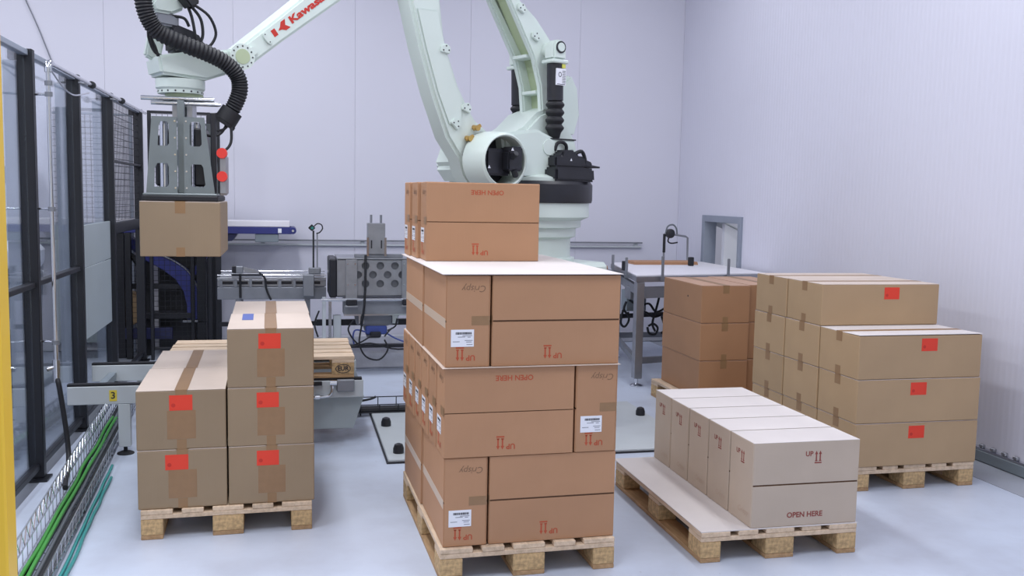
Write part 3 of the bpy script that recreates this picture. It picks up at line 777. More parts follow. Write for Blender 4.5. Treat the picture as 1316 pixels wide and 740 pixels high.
# swing motor on the ring
rpart(MB().prism([(0.10, 1.776), (0.10, 1.868), (-0.24, 1.868), (-0.25, 1.776)], 0.20, 0.42, bev=0.015), 'swing_motor_base', 'black')
rpart(MB().prism([(0.075, 1.869), (0.075, 1.945), (0.02, 1.95), (0.01, 1.985), (-0.10, 1.985), (-0.12, 1.95), (-0.19, 1.945), (-0.20, 1.869)], 0.23, 0.38, bev=0.012), 'swing_motor', 'black', 'black servo motor on the swivel ring')
rpart(MB().tube([(0.02, 0.30, 1.98), (0.01, 0.31, 2.025), (-0.03, 0.31, 2.04), (-0.07, 0.31, 2.02), (-0.08, 0.30, 1.98)], 0.012), 'lifting_eye', 'rubber')
rpart(MB().tube([(-0.10, 0.36, 1.96), (-0.16, 0.37, 1.98), (-0.20, 0.36, 1.92), (-0.19, 0.35, 1.88)], 0.013), 'motor_cable', 'rubber')
rpart(MB().prism([(-0.20, 1.88), (-0.27, 1.87), (-0.27, 1.91), (-0.20, 1.93)], 0.28, 0.36, bev=0.008).rod((-0.26, 0.32, 1.885), (-0.36, 0.33, 1.88), 0.014, 0.006), 'motor_plug', 'black')
rpart(MB().prism([(-0.26, 1.74), (-0.36, 1.74), (-0.33, 1.90), (-0.26, 1.90)], 0.12, 0.26, bev=0.012), 'ring_box', 'black')
for q, w in (((-0.06, 1.92), 0.38),):
    rpart(MB().prism([(q[0] - 0.009, q[1] - 0.007), (q[0] + 0.009, q[1] - 0.007), (q[0], q[1] + 0.010)], w, w + 0.0015), 'warning_mark', 'label', 'small white warning triangle')

# upper arm: box beam sloping down to the wrist
tv = Vector((-0.78, 0.62)).normalized(); nv = Vector((0.62, 0.78)).normalized()
P0 = Vector((2.112, 2.405))
def ua(along, across): q = P0 + tv * along + nv * across; return (q.x, q.y)
rpart(MB().prism([ua(-0.055, -0.03), ua(-0.03, -0.058), ua(0.03, -0.066), ua(0.25, -0.064), ua(1.25, -0.085), ua(1.45, -0.13), ua(1.85, -0.11), ua(1.9, 0.06), ua(1.45, 0.10), ua(0.25, 0.052), ua(0.06, 0.046), ua(-0.03, 0.045)], -0.145, 0.12, bev=0.014), 'upper_arm', 'robot')
rpart(rc(1.05, 3.30, 0.17, -0.02, 0.20), 'elbow_joint', 'robot')
pd = rpart(rc(P0.x, P0.y, 0.070, 0.121, 0.136, seg=36), 'pivot_disc', 'robot')
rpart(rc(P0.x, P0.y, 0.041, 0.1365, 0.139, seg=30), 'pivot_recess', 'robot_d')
b = MB()
for k in range(12):
    a = 2 * pi * k / 12; b.rod((P0.x + 0.057 * cos(a), 0.136, P0.y + 0.057 * sin(a)), (P0.x + 0.057 * cos(a), 0.138, P0.y + 0.057 * sin(a)), 0.0045, seg=8)
rpart(b, 'pivot_bolts', 'ink')
q = ua(0.075, -0.01); rpart(rc(q[0], q[1], 0.022, 0.12, 0.135, seg=20), 'stop_boss', 'robot')
# oval plate, mark and name on the arm side
M = Matrix.Translation((ua(0.195, 0.0)[0], 0.1205, ua(0.195, 0.0)[1]))
b = MB(); ov = []
for k in range(20):
    a = 2 * pi * k / 20; ov.append(ua(0.185 + 0.016 * cos(a) , 0.0 + 0.030 * sin(a) + 0.006 * (1 if sin(a) > 0 else -1)))
rpart(MB().prism(ov, 0.1205, 0.134, bev=0.002), 'oval_plate', 'robot')
b = MB()
for c in (0.024, -0.024):
    q = ua(0.185, c); b.rod((q[0], 0.134, q[1]), (q[0], 0.1352, q[1]), 0.0035, seg=8)
rpart(b, 'bolt_holes', 'ink')
def face_mark(poly, name, mat='brand_red'):
    return rpart(MB().prism([ua(a, c) for a, c in poly], 0.1202, 0.1215), name, mat, 'red mark on the arm side')
face_mark([(0.230, -0.020), (0.230, 0.020), (0.258, 0.020), (0.258, -0.020)], 'brand_square')
face_mark([(0.270, -0.004), (0.292, 0.008), (0.312, 0.028), (0.344, 0.028), (0.326, 0.001), (0.346, -0.026), (0.312, -0.026), (0.294, -0.010)], 'brand_emblem')
me = text_mesh('Kawasaki', 0.056, MT['brand_red'], 0.0006, 0.0022, name='brand_name')
wx = [v.co.x for v in me.vertices]; kx = 0.315 / (max(wx) - min(wx)); me.transform(Matrix.Diagonal((kx, 1, 1, 1)))
ang = math.atan2(tv.y, -tv.x)     # seen from the aisle the arm climbs to the right
cpos = ua(0.522, 0.001)
Mt = Matrix.Translation((cpos[0], 0.1212, cpos[1] - R0[2])) @ Matrix(((tv.x, nv.x, 0, 0), (0, 0, 1, 0), (tv.y, nv.y, 0, 0), (0, 0, 0, 1)))
me.transform(Mt); put('brand_name', me, rob, label='red lettering on the arm side')

# wrist
wb_ = [(2.19, 2.345), (2.155, 2.40), (2.10, 2.44), (2.16, 2.455), (2.40, 2.425), (2.555, 2.385), (2.545, 2.285), (2.54, 2.262), (2.30, 2.262), (2.215, 2.30), (2.14, 2.335)]
rpart(MB().prism([(2.10, 2.345), (2.08, 2.42), (2.14, 2.45), (2.33, 2.405), (2.40, 2.405), (2.56, 2.37), (2.545, 2.275), (2.30, 2.262), (2.20, 2.30)], -0.12, 0.115, bev=0.014), 'wrist_body', 'robot')
rpart(MB().lathe([(0.128, 2.262), (0.128, 2.215), (0.118, 2.205), (0.118, 2.186)], c=(2.41, 0, 0), seg=40), 'wrist_flange', 'robot')
b = MB()
for k in range(18):
    a = 2 * pi * k / 18; b.rod((2.41 + 0.1175 * cos(a), 0.1175 * sin(a), 2.196), (2.41 + 0.1195 * cos(a), 0.1195 * sin(a), 2.196), 0.005, seg=8)
rpart(b, 'flange_bolts', 'ink')
rpart(MB().prism([(2.53, 2.36), (2.585, 2.38), (2.545, 2.58), (2.47, 2.60), (2.46, 2.55), (2.50, 2.38)], -0.08, -0.03, bev=0.01), 'wrist_lever', 'robot')
rpart(MB().prism([(2.56, 2.60), (2.575, 2.64), (2.545, 2.70), (2.43, 2.73), (2.38, 2.70), (2.40, 2.63), (2.47, 2.595)], -0.06, 0.07, bev=0.014), 'level_link_head', 'robot')
rpart(MB().prism([(2.46, 2.70), (2.41, 2.66), (1.36, 3.49), (1.40, 3.55)], -0.05, 0.0, bev=0.01), 'level_link', 'robot')
rpart(MB().prism([(1.0, 3.28), (1.12, 3.26), (1.42, 3.46), (1.40, 3.56), (1.33, 3.56)], -0.05, -0.02, bev=0.005), 'link_plate', 'robot')
rpart(MB().prism([(2.55, 2.54), (2.55, 2.598), (2.43, 2.598), (2.43, 2.53)], -0.05, 0.06, bev=0.01), 'link_fork', 'steel_d')
rpart(MB().prism([(2.47, 2.407), (2.475, 2.53), (2.45, 2.55), (2.33, 2.515), (2.30, 2.47), (2.27, 2.45), (2.26, 2.412)], -0.065, 0.065, bev=0.012), 'wrist_motor', 'black', 'black servo motor above the wrist')
rpart(MB().prism([(2.40, 2.62), (2.46, 2.69), (2.40, 2.72), (2.355, 2.68), (2.36, 2.64)], 0.072, 0.17, bev=0.012), 'cable_socket', 'rubber', 'black cable socket')
b_wires = [[(2.40, 0.12, 2.63), (2.385, 0.12, 2.59), (2.372, 0.12, 2.53), (2.36, 0.11, 2.46)],
           [(2.39, 0.13, 2.64), (2.34, 0.13, 2.58), (2.325, 0.12, 2.50), (2.34, 0.11, 2.45)],
           [(2.385, 0.14, 2.65), (2.30, 0.14, 2.60), (2.258, 0.13, 2.52), (2.275, 0.12, 2.46), (2.31, 0.11, 2.43)],
           [(2.46, 0.05, 2.59), (2.41, 0.08, 2.58), (2.385, 0.08, 2.54)],
           [(2.585, 0.10, 2.52), (2.59, 0.10, 2.46), (2.57, 0.10, 2.41), (2.55, 0.08, 2.37)],
           [(2.60, 0.11, 2.53), (2.605, 0.11, 2.46), (2.575, 0.10, 2.39), (2.53, 0.08, 2.37)]]
for pts in b_wires: rpart(MB().tube(pts, 0.008, seg=6), 'wrist_cable', 'rubber')
hp = [(2.38, 0.16, 2.98), (2.52, 0.18, 2.96), (2.63, 0.20, 2.82), (2.655, 0.20, 2.70), (2.651, 0.20, 2.60), (2.625, 0.20, 2.525), (2.576, 0.20, 2.472), (2.458, 0.20, 2.428), (2.336, 0.20, 2.394), (2.231, 0.20, 2.352), (2.168, 0.20, 2.29), (2.155, 0.20, 2.215), (2.178, 0.19, 2.138), (2.212, 0.17, 2.075)]
hose = rpart(MB().tube(hp, 0.043, seg=12, smooth=11, ripple=0.075), 'corrugated_hose', 'rubber', 'thick black corrugated cable hose')
rpart(MB().rod((2.19, 0.182, 2.105), (2.226, 0.168, 2.045), 0.058, 0.06, seg=20).rod((2.226, 0.168, 2.045), (2.235, 0.164, 2.03), 0.064, seg=20), 'hose_gland', 'rubber')

# gripper, square to the room; drawn around the box centre
GC = Vector((-0.568, 5.50, 0.0))
def gl(): 
    o = bpy.data.objects.new('gripper', None)
    return o
rot = Matrix.Rotation(-RTH, 4, 'Z')
loc_g = rot @ (GC - Vector((R0[0], R0[1], 0)))
grip_base = MB().box(-0.185, 0.185, -0.27, 0.27, 1.640, 1.652, bev=0.003)
grip = grip_base.build('gripper', MT['gplate'], rob, (loc_g.x, loc_g.y, -R0[2]), -RTH, label='grey steel vacuum gripper')
def gpart(b, name, mat, label=None): return b.build(name, MT[mat], grip, label=label, kind='stuff' if name in SMALL else None)
gpart(MB().box(-0.19, 0.19, -0.275, 0.275, 1.6115, 1.6395, bev=0.005), 'suction_pad', 'rubber', 'black foam suction pad')
pl1 = [(-0.172, 1.652), (-0.016, 1.652), (-0.016, 2.05), (-0.140, 2.05)]
h1 = [[(-0.132, 1.685), (-0.128, 1.78), (-0.115, 1.808), (-0.066, 1.808), (-0.058, 1.79), (-0.058, 1.70), (-0.068, 1.685)], [(-0.112, 1.90), (-0.106, 2.0), (-0.095, 2.025), (-0.065, 2.025), (-0.055, 2.01), (-0.055, 1.91), (-0.066, 1.897)]]
pl2 = [(0.018, 1.652), (0.172, 1.652), (0.122, 2.05), (0.018, 2.05)]
h2 = [[(0.052, 1.70), (0.052, 1.79), (0.060, 1.805), (0.104, 1.805), (0.114, 1.79), (0.124, 1.70), (0.115, 1.687), (0.062, 1.687)], [(0.048, 1.91), (0.048, 2.01), (0.058, 2.026), (0.094, 2.026), (0.104, 2.01), (0.108, 1.91), (0.098, 1.899), (0.058, 1.899)]]
for y0 in (-0.235, 0.227):
    gpart(MB().prism(pl1, y0, y0 + 0.008, holes=h1), 'side_plate', 'gplate'); gpart(MB().prism(pl2, y0, y0 + 0.008, holes=h2), 'side_plate', 'gplate')
b = MB()
for k in range(5):
    for xx in (-0.026, 0.030): b.rod((xx, -0.2365, 1.68 + k * 0.087), (xx, -0.235, 1.68 + k * 0.087), 0.005, seg=8)
gpart(b, 'plate_screws', 'chrome')
for y in (-0.19, 0.15): gpart(MB().box(-0.018, 0.018, y, y + 0.04, 1.6525, 2.14, bev=0.003), 'spine_post', 'gplate')
for x in (-0.13, 0.03): gpart(MB().box(x, x + 0.105, -0.2, 0.2, 1.66, 1.672), 'inner_shelf', 'black')
for xx, yy in ((-0.09, -0.13), (0.075, -0.12), (-0.09, 0.1), (0.08, 0.1)):
    gpart(MB().rod((xx, yy, 1.6725), (xx, yy, 2.03), 0.024, seg=14), 'air_cylinder', 'chrome', 'chrome air cylinder')
gpart(MB().box(0.06, 0.125, -0.16, 0.05, 1.69, 2.0, bev=0.01), 'valve_block', 'black', 'black valve block')
gpart(MB().box(-0.15, -0.105, -0.05, 0.12, 1.69, 1.96, bev=0.01), 'valve_block', 'black', 'black valve block')
b = MB().box(-0.10, 0.10, -0.10, 0.10, 2.141, 2.1575, bev=0.003); gpart(b, 'mount_plate', 'gplate')
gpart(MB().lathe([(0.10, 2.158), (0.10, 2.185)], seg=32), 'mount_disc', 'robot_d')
for (x0, x1, y, z, r_) in ((-0.205, 0.165, -0.13, 2.152, 0.012), (-0.145, 0.20, -0.155, 2.126, 0.009), (-0.19, 0.17, 0.13, 2.15, 0.012)):
    gpart(MB().rod((x0, y, z), (x1, y, z), r_, seg=12), 'cross_rod', 'chrome')
for x in (-0.05, 0.024): gpart(MB().box(x, x + 0.028, -0.12, 0.12, 2.05, 2.14), 'hanger', 'steel')
gpart(MB().box(0.150, 0.178, -0.20, -0.16, 1.652, 2.08, bev=0.004), 'side_post', 'black')
gpart(MB().box(0.185, 0.238, -0.20, -0.15, 1.645, 1.86, bev=0.012), 'vacuum_unit', 'steel', 'chrome vacuum unit')
for z in (1.745, 1.868):
    gpart(MB().rod((0.208, -0.205, z), (0.208, -0.235, z), 0.029, 0.027, seg=20), 'red_knob', 'redknob', 'round red knob')
for pts in ([(0.23, -0.12, 2.03), (0.20, -0.13, 1.98), (0.16, -0.14, 1.96), (0.11, -0.12, 1.97)], [(0.25, -0.12, 2.03), (0.25, -0.14, 1.93), (0.21, -0.15, 1.88), (0.15, -0.13, 1.87)], [(0.24, -0.12, 2.03), (0.215, -0.13, 2.0), (0.18, -0.13, 1.99)]):
    gpart(MB().tube(pts, 0.008, seg=6), 'gripper_cable', 'rubber')

# ------------------------------------------------------------------ safety fence along the left side
fence = thing('safety_fence', 'black post safety fence with clear panes along the left side', 'fence', (FEN, 6.0, 0))
def fpart(b, name, mat, label=None, kind=None):
    b.bm.transform(Matrix.Translation((-FEN, -6.0, 0))); return b.build(name, MT[mat], fence, label=label, kind=kind)
PV = [4.55, 5.80, 6.97, 8.19, 9.72]
for v in PV:
    fpart(MB().box(-1.465, -1.385, v - 0.055, v, 0.012, 2.425, bev=0.004), 'post', 'fence')
    fpart(MB().box(-1.50, -1.36, v - 0.10, v + 0.03, 0.001, 0.012), 'foot_plate', 'fence')
    if v < 9: fpart(MB().box(-1.535, -1.468, v - 0.06, v - 0.005, 0.001, 2.36, bev=0.003), 'back_profile', 'alu', 'grey aluminium profile behind the post')
    fpart(MB().box(-1.505, -1.468, v - 0.075, v - 0.03, 2.362, 2.44, bev=0.004), 'post_cap', 'fence')
for i in range(3):
    a, b_ = PV[i] + 0.004, PV[i + 1] - 0.058
    fpart(MB().box(-1.430, -1.425, a, b_, 1.145, 2.385), 'clear_pane', 'glass')
    if i < 2: fpart(MB().box(-1.430, -1.425, a, b_, 0.10, 1.105), 'clear_pane', 'glass')
    else:
        fpart(MB().box(-1.430, -1.420, a, b_, 1.112, 1.41, bev=0.002), 'sheet_panel', 'ggreen', 'pale grey-green sheet panel')
        fpart(MB().box(-1.430, -1.420, a, b_, 0.60, 1.106, bev=0.002), 'sheet_panel', 'ggreen', 'pale grey-green sheet panel')
        fpart(MB().box(-1.430, -1.425, a, b_, 0.10, 0.595), 'clear_pane', 'glass')
    if i < 2: fpart(MB().box(-1.445, -1.40, a, b_, 1.108, 1.138, bev=0.003), 'mid_rail', 'fence')
for i in range(4):
    a, b_ = PV[i] + 0.004, PV[i + 1] - 0.058
    fpart(MB().box(-1.448, -1.405, a, b_, 2.388, 2.42, bev=0.003), 'top_rail', 'alu', 'grey top rail')
    fpart(MB().box(-1.445, -1.405, a, b_, 0.06, 0.095, bev=0.003), 'bottom_rail', 'fence')
def mesh_grid(along, a0, a1, z0, z1, fixed, step=0.05, stepz=0.055, r=0.0018):
    b = MB(); n = int((a1 - a0) / step)
    def bar(p, q):
        d = Vector(q) - Vector(p); s = r
        if abs(d.z) > 0: b.box(p[0] - s, p[0] + s, p[1] - s, p[1] + s, p[2], q[2])
        elif abs(d.x) > 0: b.box(p[0], q[0], p[1] - s, p[1] + s, p[2] - s, p[2] + s)
        else: b.box(p[0] - s, p[0] + s, p[1], q[1], p[2] - s, p[2] + s)
    for k in range(n + 1):
        a = a0 + (a1 - a0) * k / n
        bar((a, fixed, z0) if along == 'x' else (fixed, a, z0), (a, fixed, z1) if along == 'x' else (fixed, a, z1))
    m = int((z1 - z0) / stepz)
    for k in range(m + 1):
        z = z0 + (z1 - z0) * k / m
        bar((a0, fixed, z) if along == 'x' else (fixed, a0, z), (a1, fixed, z) if along == 'x' else (fixed, a1, z))
    return b
fpart(mesh_grid('y', 8.20, 9.655, 1.40, 2.38, -1.425), 'wire_mesh', 'fence', kind='stuff')
fpart(MB().box(-1.45, -1.40, 8.196, 9.66, 1.30, 1.39, bev=0.004), 'mid_rail', 'fence')
fpart(MB().box(-1.45, -1.40, 8.196, 9.66, 1.885, 1.90), 'mid_rail', 'fence')

# mesh cage closing the cell at the back
cage = thing('mesh_cage', 'black framed wire mesh guard before the back wall, behind the robot gripper', 'fence', (-1.0, 9.72, 0))
def cpart(b, name, mat, label=None, kind=None):
    b.bm.transform(Matrix.Translation((1.0, -9.72, 0))); return b.build(name, MT[mat], cage, label=label, kind=kind)
for a, b_, top in ((-1.345, -1.315, 2.42), (-0.80, -0.765, 2.42), (-0.735, -0.680, 2.42)):
    cpart(MB().box(a, b_, 9.70, 9.74, 0.001, top, bev=0.003), 'post', 'fence')
for z in (0.10, 1.30, 2.395):
    cpart(MB().box(-1.314, -0.801, 9.705, 9.735, z, z + 0.025, bev=0.003), 'cage_rail', 'fence')
cpart(mesh_grid('x', -1.312, -0.803, 0.13, 2.39, 9.72, 0.05, 0.05), 'wire_mesh', 'fence', kind='stuff')
cpart(mesh_grid('x', -1.72, -1.47, 0.06, 1.235, 9.74, 0.06, 0.05), 'wire_mesh', 'fence', kind='stuff')
cage2 = thing('hall_mesh_guard', 'wire mesh guard out in the hall, seen through the clear panes', 'fence', (-1.9, 10.28, 0))
for a in (-2.35, -1.60):
    MB().box(a + 1.9, a + 1.93, -0.015, 0.015, 0.0, 2.43, bev=0.003).build('post', MT['alu'], cage2)
for z in (1.30, 2.40):
    MB().box(-0.419, 0.299, -0.012, 0.012, z, z + 0.02).build('cage_rail', MT['alu'], cage2)
mesh_grid('x', -0.418, 0.298, 1.321, 2.399, 0, 0.05, 0.06).build('wire_mesh', MT['fence'], cage2, kind='stuff')
MB().box(-0.419, 0.299, -0.006, 0.006, 0.1, 1.299).build('sheet_panel', MT['ggreen'], cage2, label='pale sheet panel')

# lift machine behind the cage: columns, dark body, chute and beam, each a part
lift = thing('case_lift', 'dark case lift with navy curved chute behind the wire mesh guard', 'machine', (-1.1, 10.0, 0))
def lpart(b, name, mat, label=None):
    b.bm.transform(Matrix.Translation((1.1, -10.0, 0))); return b.build(name, MT[mat], lift, label=label)
for a, b_, top, v in ((-1.70, -1.60, 1.2425, 9.86), (-1.585, -1.53, 1.2425, 9.80), (-1.43, -1.375, 1.2425, 10.0), (-0.99, -0.95, 1.2425, 9.9), (-0.93, -0.84, 1.2425, 9.9), (-0.815, -0.72, 1.2425, 9.82)):
    lpart(MB().box(a, b_, v, v + 0.07, 0.001, top, bev=0.004), 'column', 'fence')
lpart(MB().box(-1.33, -0.84, 10.16, 10.26, 0.02, 1.235, bev=0.01), 'lift_body', 'black')
lpart(MB().box(-1.44, -0.96, 9.92, 10.14, 0.38, 0.44, bev=0.005), 'platform', 'black')
lpart(MB().box(-1.60, -1.16, 9.84, 9.89, 0.19, 0.30, bev=0.004), 'cross_beam', 'navy_d', 'navy cross beam')
b = MB()
arc = [(-1.60, 1.235), (-1.36, 1.06), (-1.15, 0.96), (-1.02, 0.86), (-0.93, 0.70), (-0.895, 0.55), (-0.89, 0.37)]
out = arc + [(-1.03, 0.37), (-1.03, 0.52), (-1.06, 0.66), (-1.14, 0.78), (-1.25, 0.87), (-1.42, 0.97), (-1.60, 1.12)]
lpart(MB().prism(out, 9.93, 10.10, bev=0.006), 'chute', 'navy', 'navy curved chute')
lpart(MB().prism([(-1.0, 0.80), (-0.93, 0.83), (-0.80, 1.05), (-0.86, 1.07)], 9.95, 10.08), 'chute_branch', 'navy')
lpart(MB().tube([(a + 0.004, 9.925, z) for a, z in arc[1:]], 0.007, seg=6), 'chute_edge', 'steel', 'bright edge strip of the chute')
lpart(MB().box(-1.07, -0.86, 9.90, 10.12, 0.345, 0.365, bev=0.003), 'chute_bracket', 'steel_d')
lpart(MB().tube([(-1.58, 9.86, 1.05), (-1.50, 9.86, 0.98), (-1.44, 9.87, 0.86), (-1.42, 9.88, 0.72)], 0.03, seg=8), 'hose', 'rubber')
lpart(MB().box(-1.60, -1.0, 9.95, 10.0, 0.68, 0.73), 'cross_beam', 'black')
tag(MB().lathe([(0.02, 0), (0.17, 0.0), (0.175, 0.012), (0.175, 0.2), (0.17, 0.212), (0.02, 0.212)], c=(-1.62, 10.17, 0.475), axis=(0, -1, 0), seg=36).build('board_roll', MT['tan']), 'large tan roll behind the mesh at the foot of the lift', 'roll')

# navy belt conveyor jutting out above
bc = thing('belt_conveyor', 'navy belt conveyor with white belt jutting out behind the hanging box', 'conveyor', (-0.8, 10.0, 0))
def bpart(b, name, mat, label=None):
    b.bm.transform(Matrix.Translation((0.8, -10.0, 0))); return b.build(name, MT[mat], bc, label=label)
bpart(MB().box(-1.75, 0.0, 9.83, 9.86, 1.243, 1.312, bev=0.004), 'side_rail', 'navy')
bpart(MB().box(-1.75, 0.0, 10.20, 10.23, 1.243, 1.312, bev=0.004), 'side_rail', 'navy')
bpart(MB().box(-1.75, -0.02, 9.865, 10.195, 1.313, 1.372, bev=0.004), 'belt', 'belt', 'white belt')
bpart(MB().rod((0.012, 9.825, 1.278), (0.012, 10.235, 1.278), 0.034, seg=20), 'end_roller', 'navy')
bpart(MB().rod((0.012, 9.815, 1.278), (0.012, 9.824, 1.278), 0.012, seg=12), 'roller_pin', 'chrome')
bpart(MB().box(-0.36, -0.13, 9.84, 10.05, 1.16, 1.242, bev=0.005), 'drive_box', 'mgrey')
bpart(MB().prism([(-0.71, 1.242), (-0.71, 1.16), (-0.58, 1.17), (-0.53, 1.242)], 9.85, 10.2, bev=0.004), 'underframe', 'navy_d')
bpart(MB().box(-0.135, -0.10, 9.826, 9.829, 1.255, 1.30), 'rail_tag', 'label', 'small pale tag')
tag(MB().box(-1.55, -1.40, 9.87, 10.15, 1.336, 1.345).build('glass_sheet', MT['teal']), 'greenish sheet lying on the white belt by the fence', 'sheet')

# ------------------------------------------------------------------ chain conveyor with the empty pallet
cc = thing('chain_conveyor', 'grey chain conveyor marked 3 carrying the empty stamped pallet', 'conveyor', (-0.4, 6.26, 0))
def ccp(b, name, mat, label=None, parent=None):
    b.bm.transform(Matrix.Translation((0.4, -6.26, 0))); return b.build(name, MT[mat], parent or cc, label=label)
fb = ccp(MB().box(-1.36, 0.46, 6.23, 6.29, 0.325, 0.440, bev=0.004), 'beam', 'lgrey')
ccp(MB().box(-1.36, 0.46, 6.98, 7.04, 0.325, 0.440, bev=0.004), 'beam', 'lgrey')
ccp(MB().box(-1.36, 0.45, 6.235, 6.285, 0.4405, 0.4545), 'chain', 'rubber', 'black drive chain'); ccp(MB().box(-1.36, 0.45, 6.985, 7.035, 0.4405, 0.4545), 'chain', 'rubber', 'black drive chain')
lb = ccp(MB().box(-1.115, -1.07, 6.2285, 6.2299, 0.345, 0.415), 'number_label', 'labely', 'yellow number label')
me = words('3', 0.06, MT['ink'], 0.001); me.transform(Matrix.Translation((-1.0925 + 0.4, 6.2284 - 6.26, 0.38))); put('number_print', me, lb)
for x in (-1.03, -0.15):
    for y in (6.23, 6.985):
        ccp(MB().box(x - 0.035, x + 0.035, y, y + 0.055, 0.05, 0.324, bev=0.003), 'leg', 'lgrey')
        ccp(MB().rod((x, y + 0.028, 0.012), (x, y + 0.028, 0.05), 0.012, seg=10).lathe([(0.052, 0.001), (0.052, 0.006), (0.035, 0.014), (0.012, 0.02)], c=(x, y + 0.028, 0), seg=20), 'foot', 'rubber', 'black levelling foot')
for x in (-1.25, -0.5, 0.40): ccp(MB().box(x, x + 0.05, 6.291, 6.979, 0.335, 0.39, bev=0.003), 'cross_member', 'mgrey')
ccp(MB().prism([(0.10, 0.10), (0.40, 0.10), (0.47, 0.32), (0.10, 0.32)], 6.30, 6.42, bev=0.004), 'end_guard', 'ggreen', 'pale drive guard')
ccp(MB().box(0.285, 0.40, 6.20, 6.229, 0.37, 0.45, bev=0.006), 'sensor_block', 'steel_d')
ccp(MB().box(-0.25, 0.19, 6.20, 6.229, 0.415, 0.438), 'guide_strip', 'rubber')
ccp(MB().tube([(0.06, 6.20, 0.335), (0.16, 6.19, 0.34), (0.235, 6.19, 0.35), (0.255, 6.20, 0.395), (0.25, 6.21, 0.42)], 0.009, seg=8).rod((0.145, 6.19, 0.34), (0.175, 6.19, 0.341), 0.016, seg=10).rod((0.24, 6.205, 0.43), (0.285, 6.205, 0.43), 0.018, seg=12), 'air_fitting', 'chrome', 'bent chrome air pipe')
ep = make_pallet('empty pallet stamped EUR lying on the grey chain conveyor', (0.40, 6.245, 0.4552), pi / 2)
oval = MB(); eo = [(0.050 * cos(2 * pi * k / 28), 0.030 * sin(2 * pi * k / 28)) for k in range(28)]; ei = [(a * 0.90, c * 0.86) for a, c in eo]
oval.prism(eo, -0.0008, 0, holes=[ei]); tm = words('EUR', 0.040, MT['ink'], 0.0012)
oval.bm.from_mesh(tm); oval.bm.transform(Matrix.Rotation(-pi / 2, 4, 'Z'))
em = oval.mesh('stamp', MT['ink'], False)
blocks = [o for o in bpy.data.objects if o.parent == ep and o.name.startswith('block') and abs(o.location.x) < 0.01 and abs(o.location.y) < 0.01]
put('stamp', em, blocks[0], (-0.0004, 0.0725, 0.039), label='black oval stamp reading EUR')

# ------------------------------------------------------------------ cable tray and pipe along the fence
tray = thing('cable_tray', 'wire basket cable tray along the foot of the clear fence', 'cable tray', (-1.15, 5.5, 0), 0.05)
def tp(b, name, mat, label=None, kind=None):
    b.bm.transform(Matrix.Translation((1.15, -5.5, 0))); return b.build(name, MT[mat], tray, label=label, kind=kind)
V0, V1 = 3.7, 7.6
XS = [(-1.190, 0.20), (-1.190, 0.12), (-1.190, 0.05), (-1.160, 0.03), (-1.120, 0.03), (-1.085, 0.03), (-1.055, 0.05), (-1.055, 0.11)]
for xx, z in XS: tp(MB().rod((xx, V0, z), (xx, V1, z), 0.0032, seg=6), 'long_wire', 'chrome')
hoop = MB().tube([(-0.04, 0, 0.20), (-0.04, 0, 0.03), (0.095, 0, 0.03), (0.095, 0, 0.11)], 0.0032, seg=5, smooth=1).mesh('cross_wire', MT['chrome'])
n = 40
for k in range(n + 1): put('cross_wire', hoop, tray, (0, V0 + (V1 - V0) * k / n - 5.5, 0))
zig = []
for k in range(2 * n + 1): zig.append((-1.192, V0 + (V1 - V0) * k / (2 * n), 0.125 if k % 2 else 0.198))
tp(MB().tube(zig, 0.0032, seg=5, smooth=1), 'zigzag_wire', 'chrome')
for k in range(4): tp(MB().box(-1.185, -1.06, 4.0 + k * 1.1, 4.03 + k * 1.1, 0.001, 0.027), 'tray_foot', 'steel_d')
def run(name, lab, mat, x, z, r, v0=3.75, v1=7.55, wob=0.012, group=None, sag=None):
    pts = []; rr_ = random.Random(hash(lab) % 1000 if False else len(lab) * 7 + int(x * 1000))
    k = 0; v = v0
    while v <= v1 + 0.001:
        pts.append((x + 1.15 + rr_.uniform(-wob, wob), v - 5.5, z + rr_.uniform(0, 0.006))); v += (v1 - v0) / 12
    return tag(MB().tube(pts, r, seg=8, smooth=4).build(name, MT[mat], None, (-1.15, 5.5, 0), 0.05), lab, 'cable', group)
GC_ = 'cables lying in the wire tray by the fence'
run('cable', 'bright green cable in the tray, nearer the fence', 'green', -1.150, 0.088, 0.009, 3.9, 6.9, 0.006, GC_)
run('cable', 'bright green cable in the tray, nearer the open floor', 'green', -1.126, 0.084, 0.009, 3.9, 6.9, 0.006, GC_)
run('cable', 'thick black cable in the tray right against the fence side', 'rubber', -1.166, 0.052, 0.013, 3.75, 7.55, 0.004, GC_)
run('cable', 'grey cable in the tray between the black one and the green ones', 'greyc', -1.140, 0.050, 0.011, 3.75, 7.55, 0.004, GC_)
run('cable', 'grey cable under the two green cables in the tray', 'greyc', -1.116, 0.048, 0.010, 3.75, 7.55, 0.003, GC_)
run('cable', 'thin black cable beside the green cables, on their floor side', 'rubber', -1.092, 0.050, 0.012, 3.75, 7.55, 0.005, GC_)
run('cable', 'grey cable in the tray along its low floor side', 'greyc', -1.068, 0.052, 0.009, 3.75, 7.55, 0.004, GC_)
run('cable', 'teal cable on the floor just outside the wire tray', 'teal', -1.035, 0.009, 0.008, 3.75, 5.95, 0.003, GC_)
run('cable', 'second teal cable on the floor, farther from the wire tray', 'teal', -1.012, 0.009, 0.008, 3.75, 5.7, 0.004, GC_)

